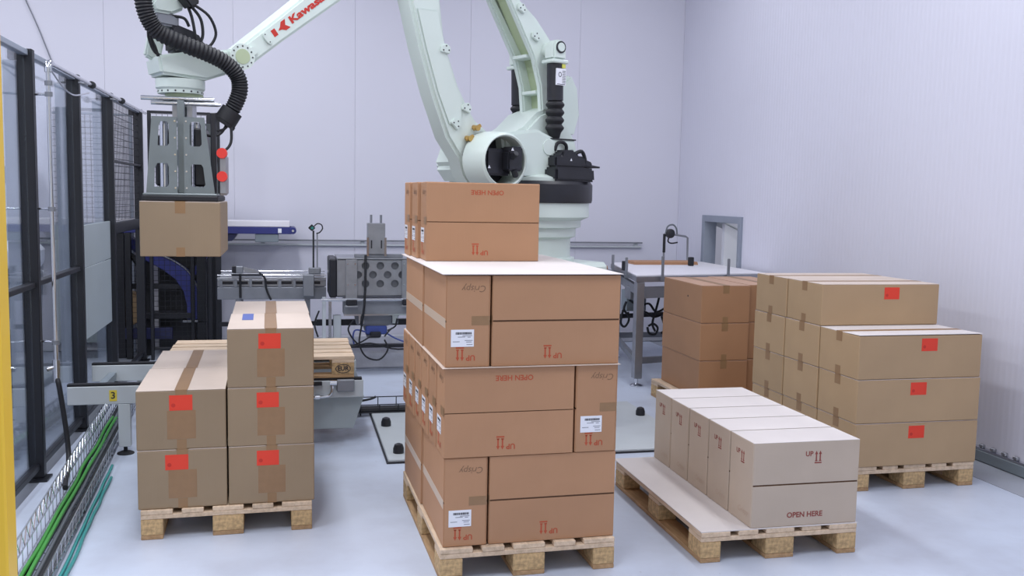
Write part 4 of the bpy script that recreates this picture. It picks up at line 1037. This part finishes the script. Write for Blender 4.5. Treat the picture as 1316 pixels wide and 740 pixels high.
pipe = thing('air_pipe', 'chrome air pipe rising by the fence and running along its top', 'pipe', (-1.3, 5.72, 0))
def pp(b, name, mat, label=None):
    b.bm.transform(Matrix.Translation((1.3, -5.72, 0))); return b.build(name, MT[mat], pipe, label=label)
pp(MB().rod((-1.30, 5.72, 0.60), (-1.30, 5.72, 2.31), 0.0115, seg=12), 'riser', 'chrome')
pp(MB().tube([(-1.30, 5.72, 2.30), (-1.30, 5.725, 2.335), (-1.30, 5.75, 2.352), (-1.30, 5.79, 2.355)], 0.019, seg=12), 'elbow', 'chrome')
pp(MB().rod((-1.30, 5.78, 2.355), (-1.30, 9.3, 2.36), 0.0115, seg=12), 'top_run', 'chrome')
for z in (2.24, 2.18, 1.55, 0.80):
    pp(MB().rod((-1.30, 5.72, z - 0.012), (-1.30, 5.72, z + 0.012), 0.02, seg=12), 'collar', 'steel_d')
    if z != 2.24: pp(MB().rod((-1.30, 5.735, z), (-1.384, 5.77, z), 0.006, seg=8), 'stand_off', 'chrome')
for v in (6.9, 8.05):
    pp(MB().rod((-1.30, v - 0.02, 2.357), (-1.30, v + 0.02, 2.357), 0.024, seg=12), 'collar', 'rubber')
    pp(MB().rod((-1.30, v, 2.357), (-1.384, v + 0.0, 2.37), 0.006, seg=8), 'stand_off', 'steel_d')
pp(MB().rod((-1.30, 5.72, 0.58), (-1.30, 5.72, 0.70), 0.020, seg=12).rod((-1.30, 5.72, 0.66), (-1.345, 5.70, 0.65), 0.013, seg=10), 'valve', 'chrome')
pp(MB().tube([(-1.30, 5.72, 0.60), (-1.285, 5.70, 0.56), (-1.27, 5.70, 0.446), (-1.25, 5.70, 0.265), (-1.235, 5.66, 0.15), (-1.205, 5.48, 0.125), (-1.165, 5.25, 0.12), (-1.15, 5.18, 0.118)], 0.014, seg=10), 'hose', 'rubber', 'black hose curling down into the tray')
pp(MB().tube([(-1.31, 5.80, 2.33), (-1.33, 6.2, 2.27), (-1.33, 6.5, 2.25), (-1.31, 6.85, 2.30)], 0.005, seg=6), 'thin_hose', 'chrome')

tag(MB().box(-0.945, -0.830, 3.0, 3.10, 0.0, 2.6, bev=0.006).build('yellow_post', MT['yellow']), 'yellow steel post standing at the left edge of the view', 'post')

# ------------------------------------------------------------------ hall beyond the fence
eb = thing('storage_cabinet', 'pale cabinet with dark top band seen through the first clear pane', 'cabinet', (-2.75, 10.0, 0))
MB().box(-0.35, 0.28, -0.10, 0.30, 0, 1.70, bev=0.006).build('body', MT['lgrey'], eb)
MB().box(-0.36, 0.29, -0.11, 0.30, 1.701, 1.86, bev=0.006).build('top_band', MT['mgrey'], eb)
MB().box(-0.02, 0.0, -0.104, -0.1005, 0.1, 1.65).build('door_gap', MT['ink'], eb)
bi = thing('waste_bin', 'grey bin with a white bag folded over its rim behind the fence', 'bin', (-2.22, 8.42, 0))
MB().prism([(-0.15, 0.001), (0.15, 0.001), (0.20, 1.12), (-0.20, 1.12)], -0.16, 0.16, bev=0.015).build('body', MT['bin'], bi)
MB().lathe([(0.21, 1.02), (0.235, 1.06), (0.24, 1.16), (0.21, 1.20), (0.16, 1.22), (0.05, 1.19)], seg=18).build('bag', MT['bag'], bi, label='white plastic bag')
wbch = thing('hall_bench', 'dull grey bench with a low front board beyond the clear fence', 'bench', (-2.3, 7.6, 0))
MB().box(-0.9, 0.35, -0.4, 0.3, 0.62, 0.66, bev=0.004).build('bench_top', MT['mgrey'], wbch)
MB().box(-0.9, 0.35, -0.36, -0.34, 0.05, 0.62).build('front_board', MT['alu'], wbch)
for q in ((-0.88, -0.38), (0.28, -0.38), (-0.88, 0.22), (0.28, 0.22)): MB().box(q[0], q[0] + 0.05, q[1] + 0.05, q[1] + 0.1, 0, 0.62).build('leg', MT['steel_d'], wbch)
tag(MB().tube([(-2.80, 10.38, 4.25), (-2.65, 10.38, 3.80), (-2.545, 10.38, 3.50), (-2.485, 10.38, 3.354), (-2.432, 10.38, 3.22), (-2.379, 10.38, 3.073), (-2.31, 10.38, 2.88)], 0.006, seg=6).build('hanging_cord', MT['steel_d']), 'thin grey cord slanting down the back wall above the fence', 'cord')

# ------------------------------------------------------------------ packing line along the back wall
rcv = thing('roller_conveyor', 'grey roller conveyor running behind the left boxes to the case sealer', 'conveyor', (-0.2, 9.1, 0))
def rp_(b, name, mat, label=None, kind=None):
    b.bm.transform(Matrix.Translation((0.2, -9.1, 0))); return b.build(name, MT[mat], rcv, label=label, kind=kind)
for y in (8.90, 9.36):
    rp_(MB().box(-0.66, 0.31, y, y + 0.03, 0.685, 0.795, bev=0.004), 'side_beam', 'steel_d')
    for k in range(7):
        rp_(MB().box(-0.64 + k * 0.13, -0.615 + k * 0.13, y, y + 0.03, 0.796, 0.865), 'rail_post', 'steel_d')
    rp_(MB().box(-0.66, 0.31, y, y + 0.03, 0.866, 0.885, bev=0.003), 'guide_rail', 'steel')
    rp_(MB().rod((-0.66, y + 0.015, 0.905), (0.31, y + 0.015, 0.905), 0.008, seg=10), 'hand_rail', 'chrome')
rp_(MB().box(-0.66, 0.31, 8.932, 9.358, 0.80, 0.862, bev=0.003), 'bed', 'steel')
rl_ = MB().box(-0.052, 0.052, -0.006, 0, -0.013, 0.013, bev=0.002).mesh('slot', MT['black'])
for k in range(7): put('slot', rl_, rcv, (-0.375 + k * 0.13, -0.1685, 0.834))
for x in (-0.5, 0.12):
    for y in (8.905, 9.355): rp_(MB().box(x, x + 0.045, y, y + 0.04, 0.001, 0.684), 'leg', 'steel_d')
rp_(MB().box(0.10, 0.20, 8.80, 8.895, 0.72, 0.92, bev=0.006), 'sensor_mount', 'steel_d')
rp_(MB().box(-0.66, 0.31, 9.03, 9.05, 0.42, 0.46), 'cross_bar', 'black')

ss = thing('barcode_scanner', 'small black scanner on a rod over the roller conveyor', 'scanner', (-0.43, 8.86, 0.70))
ss.scale = (1.35, 1.0, 1.0)
MB().rod((-0.02, 0.03, 0.0), (-0.02, 0.03, 0.22), 0.008, seg=8).rod((-0.08, 0.03, 0.21), (0.12, 0.03, 0.21), 0.007, seg=8).build('rod', MT['rubber'], ss)
MB().box(-0.07, 0.0, 0.0, 0.06, 0.225, 0.29, bev=0.006).build('head', MT['steel_d'], ss)
MB().box(-0.072, -0.045, -0.004, 0.064, 0.228, 0.292, bev=0.004).build('lens_hood', MT['black'], ss)
MB().prism([(0.002, 0.235), (0.10, 0.225), (0.11, 0.245), (0.002, 0.285)], 0.015, 0.045, bev=0.004).build('grip', MT['steel'], ss)
MB().tube([(0.10, 0.03, 0.235), (0.14, 0.03, 0.18), (0.15, 0.03, 0.08), (0.18, 0.03, -0.02)], 0.008, seg=6).build('cable', MT['rubber'], ss)
st = thing('sensor_stand', 'slim black stand with a teal faced sensor and looped cable beside the sealer', 'sensor', (0.20, 8.86, 0.92))
MB().box(-0.014, 0.002, 0.0, 0.02, 0.001, 0.40).build('pole', MT['rubber'], st)
MB().box(0.022, 0.034, 0.0, 0.02, 0.001, 0.38).build('pole', MT['steel_d'], st)
MB().prism([(-0.055, 0.425), (-0.02, 0.395), (0.012, 0.425), (-0.02, 0.46)], -0.03, 0.03, bev=0.004).build('sensor_head', MT['rubber'], st)
MB().prism([(-0.035, 0.425), (-0.018, 0.41), (0.0, 0.425), (-0.018, 0.442)], -0.033, -0.0305).build('sensor_face', MT['led'], st, label='teal sensor face')
MB().tube([(0.0, 0, 0.44), (0.03, 0, 0.465), (0.065, 0, 0.455), (0.075, 0, 0.42), (0.05, 0, 0.385), (0.02, 0.0, 0.375)], 0.006, seg=6).build('cable', MT['rubber'], st)
MB().box(-0.05, 0.06, -0.01, 0.05, 0.001, 0.06, bev=0.006).build('stand_base', MT['steel_d'], st)

cs = thing('case_sealer', 'steel case sealer with round holes in its guard behind the tall stack', 'machine', (0.8, 8.9, 0))
def sp(b, name, mat, label=None, parent=None, kind=None):
    b.bm.transform(Matrix.Translation((-0.8, -8.9, 0))); return b.build(name, MT[mat], parent or cs, label=label, kind=kind)
sp(MB().box(0.33, 0.398, 8.66, 9.2, 0.72, 1.075, bev=0.012), 'end_cover', 'black', 'black end cover')
sp(MB().box(0.40, 1.40, 8.72, 9.2, 0.72, 1.07, bev=0.006), 'housing', 'steel_d')
sp(MB().box(0.40, 1.40, 8.66, 9.21, 1.071, 1.083, bev=0.003), 'top_edge', 'steel')
gp = [(0.40, 0.74), (1.40, 0.74), (1.40, 1.065), (0.40, 1.065)]
hs = []
for r_, (z, x0) in enumerate(((1.012, 0.655), (0.930, 0.588), (0.848, 0.655))):
    for k in range(6):
        cx = x0 + k * 0.134
        if cx < 1.36: hs.append([(cx + 0.035 * cos(2 * pi * j / 20), z + 0.035 * sin(2 * pi * j / 20)) for j in range(20)])
sp(MB().prism(gp, 8.676, 8.682, holes=hs), 'hole_guard', 'steel')
for a in (0.475, 0.985):
    s_ = sp(MB().box(a, a + 0.105, 8.655, 8.675, 0.715, 1.068, bev=0.003), 'strap', 'steel')
    b = MB()
    for zz in (1.03, 0.84):
        for xx in (0.02, 0.085): b.rod((a + xx, 8.650, zz), (a + xx, 8.655, zz), 0.008, seg=8)
    sp(b, 'strap_bolt', 'chrome', parent=None, kind='stuff')
    sp(MB().box(a + 0.002, a + 0.10, 8.60, 8.65, 0.655, 0.71, bev=0.008), 'hinge_block', 'black')
    sp(MB().box(a - 0.005, a + 0.108, 8.60, 8.66, 0.64, 0.654, bev=0.002), 'hinge_plate', 'steel')
sp(MB().rod((0.26, 8.64, 0.705), (1.4, 8.64, 0.705), 0.014, seg=12), 'clamp_rail', 'chrome')
sp(MB().box(0.46, 1.4, 8.68, 8.9, 0.56, 0.70, bev=0.005), 'skirt', 'steel_d'); sp(MB().box(0.46, 1.4, 8.66, 8.679, 0.555, 0.57), 'skirt_lip', 'chrome')
sp(MB().box(0.56, 1.0, 8.72, 8.80, 1.084, 1.115, bev=0.003), 'cross_bar', 'steel_d')
tw = sp(MB().box(0.675, 0.835, 8.70, 8.82, 1.116, 1.40, bev=0.004), 'tower', 'steel')
sp(MB().box(0.665, 0.685, 8.675, 8.70, 1.10, 1.27), 'tower_cheek', 'chrome'); sp(MB().box(0.825, 0.845, 8.675, 8.70, 1.10, 1.27), 'tower_cheek', 'chrome')
for xx in (0.71, 0.80): 
    sp(MB().rod((xx, 8.76, 1.40), (xx, 8.76, 1.475), 0.011, seg=10), 'threaded_rod', 'steel_d')
    sp(MB().box(xx - 0.006, xx + 0.006, 8.695, 8.6995, 1.17, 1.245), 'slot', 'ink')
sp(MB().tube([(0.655, 8.66, 1.11), (0.652, 8.64, 0.95), (0.645, 8.62, 0.72), (0.635, 8.62, 0.6), (0.62, 8.66, 0.46)], 0.011, seg=8), 'cable', 'rubber')
for x in (0.37, 1.3): sp(MB().box(x, x + 0.07, 8.74, 8.82, 0.171 if False else 0.001, 0.55, bev=0.004), 'leg', 'lgrey')
sp(MB().box(0.27, 0.30, 8.70, 8.76, 0.20, 0.72), 'side_post', 'lgrey'); sp(MB().box(0.325, 0.352, 8.70, 8.76, 0.25, 0.69), 'side_post', 'chrome')
sp(MB().box(0.22, 1.4, 8.86, 8.91, 0.44, 0.495), 'lower_beam', 'black')
sp(MB().prism([(0.56, 0.55), (0.98, 0.55), (0.92, 0.46), (0.84, 0.44), (0.80, 0.33), (0.68, 0.33), (0.64, 0.45), (0.58, 0.46)], 8.76, 8.84, bev=0.006), 'drive_head', 'steel_d')
for x in (0.59, 0.90): sp(MB().box(x, x + 0.06, 8.70, 8.76, 0.47, 0.555, bev=0.006), 'air_cylinder', 'chrome')
sp(MB().box(0.66, 0.86, 8.72, 8.758, 0.37, 0.45, bev=0.01), 'valve_bank', 'blue', 'blue valve bank')
sp(MB().box(0.70, 0.80, 8.68, 8.719, 0.35, 0.40, bev=0.008), 'valve_plug', 'black')
for k, pts in enumerate(([(0.66, 8.70, 0.40), (0.57, 8.69, 0.42), (0.545, 8.69, 0.36), (0.56, 8.69, 0.26)], [(0.86, 8.70, 0.41), (0.93, 8.69, 0.45), (0.95, 8.69, 0.52)], [(0.86, 8.70, 0.38), (0.95, 8.69, 0.33), (1.08, 8.69, 0.29), (1.22, 8.69, 0.30)],
            [(0.72, 8.69, 0.37), (0.62, 8.68, 0.31), (0.52, 8.68, 0.27)])):
    sp(MB().tube(pts, 0.008, seg=6), 'air_hose', 'blue' if k % 2 == 0 else 'rubber')
for k, pts in enumerate(([(0.62, 8.66, 0.46), (0.60, 8.65, 0.30), (0.66, 8.64, 0.18), (0.78, 8.64, 0.15), (0.86, 8.65, 0.24), (0.83, 8.67, 0.33)], [(0.90, 8.66, 0.44), (0.86, 8.66, 0.40), (0.83, 8.66, 0.36)], [(0.42, 8.67, 0.30), (0.52, 8.66, 0.27), (0.70, 8.66, 0.30), (0.95, 8.66, 0.24), (1.25, 8.66, 0.27)],
            [(0.55, 8.66, 0.52), (0.50, 8.66, 0.44), (0.53, 8.66, 0.36), (0.58, 8.66, 0.30)], [(0.24, 8.70, 0.60), (0.20, 8.69, 0.48), (0.23, 8.69, 0.36)])):
    sp(MB().tube(pts, 0.008, seg=6), 'cable', 'rubber')
sp(MB().box(0.42, 1.4, 8.68, 8.74, 0.255, 0.285), 'cable_rail', 'black')

# second conveyor past the robot, carrying flat carton blanks to the table
c2 = thing('outfeed_conveyor', 'steel conveyor behind the robot carrying flat carton blanks', 'conveyor', (2.3, 9.4, 0))
for y in (-0.3, 0.27): MB().box(-0.9, 0.9, y, y + 0.03, 0.84, 0.94, bev=0.004).build('side_beam', MT['steel_d'], c2)
MB().box(-0.9, 0.9, -0.269, 0.269, 0.905, 0.935).build('bed', MT['steel'], c2)
for q in ((-0.85, -0.29), (0.80, -0.29), (-0.85, 0.24), (0.80, 0.24)): MB().box(q[0], q[0] + 0.05, q[1], q[1] + 0.05, 0, 0.839).build('leg', MT['steel_d'], c2)
def blank(label, loc, w, d, h, rz=0):
    b = thing('carton_blank', label, 'carton', loc, rz, 'flat carton blanks')
    MB().box(0, w, 0, d, 0, h * 0.48, bev=0.002).build('lower_sheet', MT['kraft'], b); MB().box(0.003, w - 0.004, 0.002, d, h * 0.52, h, bev=0.002).build('upper_sheet', MT['kraft'], b)
blank('flat folded carton blank behind the pedestal of the robot', (2.75, 9.22, 0.9405), 0.42, 0.34, 0.035)

# ------------------------------------------------------------------ steel table at the right
tb = thing('packing_table', 'steel packing table with a white top before the wall hatch', 'table', (3.0, 7.85, 0))
def tpz(b, name, mat, label=None):
    b.bm.transform(Matrix.Translation((-3.0, -7.85, 0))); return b.build(name, MT[mat], tb, label=label)
A, B_, C_, D_ = (2.955, 7.82), (4.36, 8.10), (4.375, 9.62), (3.27, 9.43)
tpz(MB().prism([A, B_, C_, D_], 0.935, 0.985, plane='xy', bev=0.004), 'table_frame', 'steel')
tpz(MB().prism([(A[0] + 0.01, A[1] + 0.03), (B_[0], B_[1] + 0.02), (C_[0], C_[1] - 0.02), (D_[0], D_[1])], 0.9855, 0.995, plane='xy'), 'table_top', 'belt', 'white table top')
for (px, py) in ((2.965, 7.83), (4.28, 8.12), (4.28, 9.50), (3.29, 9.35)):
    tpz(MB().box(px, px + 0.075, py, py + 0.075, 0.07, 0.934, bev=0.004), 'leg', 'steel')
    tpz(MB().rod((px + 0.037, py + 0.037, 0.02), (px + 0.037, py + 0.037, 0.07), 0.016, seg=10).lathe([(0.06, 0.001), (0.06, 0.008), (0.045, 0.018), (0.016, 0.026)], c=(px + 0.037, py + 0.037, 0), seg=20), 'foot', 'chrome')
tpz(MB().prism([(3.042, 7.85), (4.278, 8.14), (4.278, 8.18), (3.042, 7.89)], 0.79, 0.89, plane='xy'), 'apron', 'steel_d')
tpz(MB().prism([(3.042, 7.86), (4.278, 8.14), (4.278, 8.18), (3.042, 7.90)], 0.20, 0.255, plane='xy'), 'lower_bar_or_shade_strip', 'steel_d')
tpz(MB().prism([(2.98, 7.907), (3.02, 7.907), (3.33, 9.348), (3.29, 9.348)], 0.20, 0.255, plane='xy'), 'lower_bar_or_shade_strip', 'steel_d')
tpz(MB().prism([(2.98, 7.907), (3.02, 7.907), (3.33, 9.348), (3.29, 9.348)], 0.82, 0.90, plane='xy'), 'apron', 'steel_d')
tpz(MB().box(3.366, 4.279, 9.38, 9.42, 0.20, 0.255), 'lower_bar_or_shade_strip', 'steel_d')
for (px, py, z0, z1) in ((3.20, 7.84, 0.95, 1.165), (3.905, 7.985, 0.95, 1.135), (2.99, 8.2, 0.94, 1.13), (3.05, 8.75, 0.93, 1.12)):
    tpz(MB().box(px, px + 0.022, py, py + 0.022, z0, z1, bev=0.003).box(px - 0.012, px + 0.034, py - 0.006, py, z0, z0 + 0.03), 'guide_post', 'steel_d')
for (px, py) in ((3.02, 8.35), (3.95, 8.95)): tpz(MB().box(px, px + 0.05, py, py + 0.05, 0.996, 1.085, bev=0.006), 'stop_block', 'rubber', 'black stop block')
tpz(MB().box(3.10, 3.30, 8.45, 8.60, 0.60, 0.80, bev=0.006), 'control_box', 'mgrey', 'grey control box under the table')
tpz(MB().box(3.04, 3.20, 8.2, 8.35, 0.74, 0.86, bev=0.006), 'motor', 'steel_d')
for pts in ([(3.08, 8.4, 0.70), (3.06, 8.4, 0.62), (3.14, 8.4, 0.56), (3.26, 8.4, 0.60), (3.36, 8.4, 0.55), (3.46, 8.4, 0.58)],
            [(3.10, 8.38, 0.72), (3.2, 8.38, 0.66), (3.30, 8.38, 0.68), (3.38, 8.38, 0.60), (3.50, 8.38, 0.66)],
            [(3.40, 8.35, 0.80), (3.37, 8.35, 0.66), (3.33, 8.35, 0.50), (3.36, 8.35, 0.42)],
            [(3.05, 8.4, 0.62), (3.03, 8.4, 0.50), (3.07, 8.4, 0.46), (3.11, 8.4, 0.52), (3.10, 8.4, 0.60)],
            [(3.28, 8.35, 0.46), (3.30, 8.35, 0.40), (3.36, 8.35, 0.39), (3.385, 8.35, 0.45), (3.34, 8.35, 0.49), (3.29, 8.35, 0.47)],
            [(3.42, 8.35, 0.56), (3.46, 8.35, 0.44), (3.42, 8.35, 0.40)]):
    tpz(MB().tube(pts, 0.011, seg=6), 'cable', 'rubber', 'black cable looped under the table')
tpz(MB().prism([(3.0, 8.45), (3.05, 8.43), (4.2, 8.75), (4.2, 8.79)], 0.535, 0.575, plane='xy'), 'cable_bar', 'black')
blank('flat carton blank lying along the far side of the white table', (3.42, 9.12, 0.9955), 0.70, 0.26, 0.030)
lp = thing('sensor_loop', 'thin black tube frame with a round sensor above the table', 'sensor', (4.0, 9.56, 0.996))
MB().tube([(-0.085, 0, 0.001), (-0.085, 0, 0.285), (-0.08, 0, 0.30), (0.06, 0, 0.29), (0.16, 0, 0.275), (0.185, 0, 0.26), (0.19, 0, 0.001)], 0.011, seg=8, smooth=1).build('frame', MT['steel_d'], lp)
MB().rod((-0.085, -0.002, 0.10), (-0.085, -0.002, 0.30), 0.016, seg=8).build('sleeve', MT['rubber'], lp)
MB().lathe([(0.035, 0), (0.05, 0.01), (0.05, 0.05), (0.03, 0.06)], c=(-0.02, 0.03, 0.305), axis=(0, -1, 0), seg=18).build('sensor_head', MT['black'], lp)
MB().tube([(-0.07, 0, 0.31), (-0.05, 0, 0.38), (0.01, 0, 0.40), (0.05, 0, 0.36), (0.06, 0, 0.30)], 0.009, seg=8).build('hose', MT['greyc'], lp)
MB().tube([(-0.03, 0, 0.27), (-0.04, 0, 0.22), (0.0, 0, 0.20), (0.07, 0, 0.21)], 0.008, seg=6).build('cable', MT['rubber'], lp)

# hatch frame in the right wall and the chute behind it
hf = thing('hatch_frame', 'grey steel frame around the hatch in the right wall', 'hatch', (UR, 9.2, 0))
def hp_(b, name, mat): b.bm.transform(Matrix.Translation((-UR, -9.2, 0))); return b.build(name, MT[mat], hf)
hp_(MB().box(UR - 0.03, UR + 0.115, HV1 - 0.02, HV1 + 0.045, HZ0, HZ1 + 0.05, bev=0.003), 'far_jamb', 'alu')
hp_(MB().box(UR - 0.03, UR + 0.115, HV0 - 0.045, HV0 + 0.012, HZ0, HZ1 + 0.05, bev=0.003), 'near_jamb', 'alu')
hp_(MB().box(UR - 0.03, UR + 0.115, HV0 + 0.0125, HV1 - 0.0205, HZ1 - 0.02, HZ1 + 0.05, bev=0.003), 'lintel', 'alu')
ch = thing('infeed_chute', 'white sloping chute seen through the wall hatch', 'chute', (4.9, 9.3, 0))
MB().prism([(-0.362, 0.55), (0.55, 0.55), (0.55, 1.02), (-0.362, 1.42)], 0.10, 0.16, plane='xz', bev=0.004).build('side_panel', MT['bag'], ch)
MB().prism([(-0.362, 1.421), (0.56, 1.021), (0.56, 1.035), (-0.362, 1.435)], 0.08, 0.5, plane='xz', bev=0.003).build('chute_rim', MT['lgrey'], ch)
b = MB().tube([(0.05 + 0.10 * cos(a), 0.092, 1.0 + 0.08 * sin(a)) for a in [pi * k / 8 for k in range(9)]], 0.006, seg=6); b.build('handle', MT['lgrey'], ch)
for x in (-0.30, 0.40): MB().box(x, x + 0.04, -0.05, 0.0, 0.001, 0.499).build('leg', MT['steel_d'], ch)
MB().box(-0.32, 0.5, -0.05, 0.5, 0.50, 0.549).build('chute_bed', MT['lgrey'], ch)
wh = MB(); wh.lathe([(0.12, 0), (0.15, 0.01), (0.15, 0.05), (0.12, 0.06)], c=(0.35, 0.25, 1.44), axis=(0, -1, 0), seg=24); wh.build('pulley', MT['black'], ch, label='black pulley')
struct(MB().box(UR + 0.1, 7.5, 7.5, 12.0, -0.1, 0).build('floor_next_room', MT['hall'], smooth=False))
struct(MB().box(UR + 0.1, 7.5, 11.9, 12.0, 0, ZC).build('wall_next_room', MT['wall'], smooth=False))

# ------------------------------------------------------------------ floor cable run between the conveyor and the robot
fr = thing('floor_cable_run', 'low wire run with black cables on the floor behind the left pallet', 'cable tray', (0.4, 7.1, 0))
for y, z in ((-0.07, 0.03), (0.07, 0.03), (-0.07, 0.09), (0.07, 0.12)):
    MB().rod((-1.35, y, z), (1.0, y, z), 0.004, seg=6).build('long_wire', MT['fence'], fr)
hoop2 = MB().tube([(0, -0.07, 0.09), (0, -0.07, 0.012), (0, 0.07, 0.012), (0, 0.07, 0.12)], 0.004, seg=5, smooth=1).mesh('cross_wire', MT['fence'])
for k in range(17): put('cross_wire', hoop2, fr, (-1.3 + k * 0.14, 0, 0))
for lab, y, z, r_ in (('thick black cable on the front side of the floor cable run', -0.035, 0.042, 0.024), ('black cable on the back side of the floor cable run', 0.035, 0.040, 0.020)):
    tag(MB().tube([(-1.3 + 0.4 + k * 0.25, 7.1 + y + random.uniform(-0.006, 0.006), z) for k in range(9)], r_, seg=8).build('power_cable', MT['rubber']), lab, 'cable', 'cables in the floor run')
tag(MB().tube([(-0.2, 7.10, 0.085), (0.1, 7.09, 0.10), (0.3, 7.10, 0.085), (0.55, 7.12, 0.11), (0.62, 7.13, 0.13)], 0.010, seg=6).build('power_cable', MT['rubber']), 'thin black cable curving on top of the floor cable run', 'cable', 'cables in the floor run')
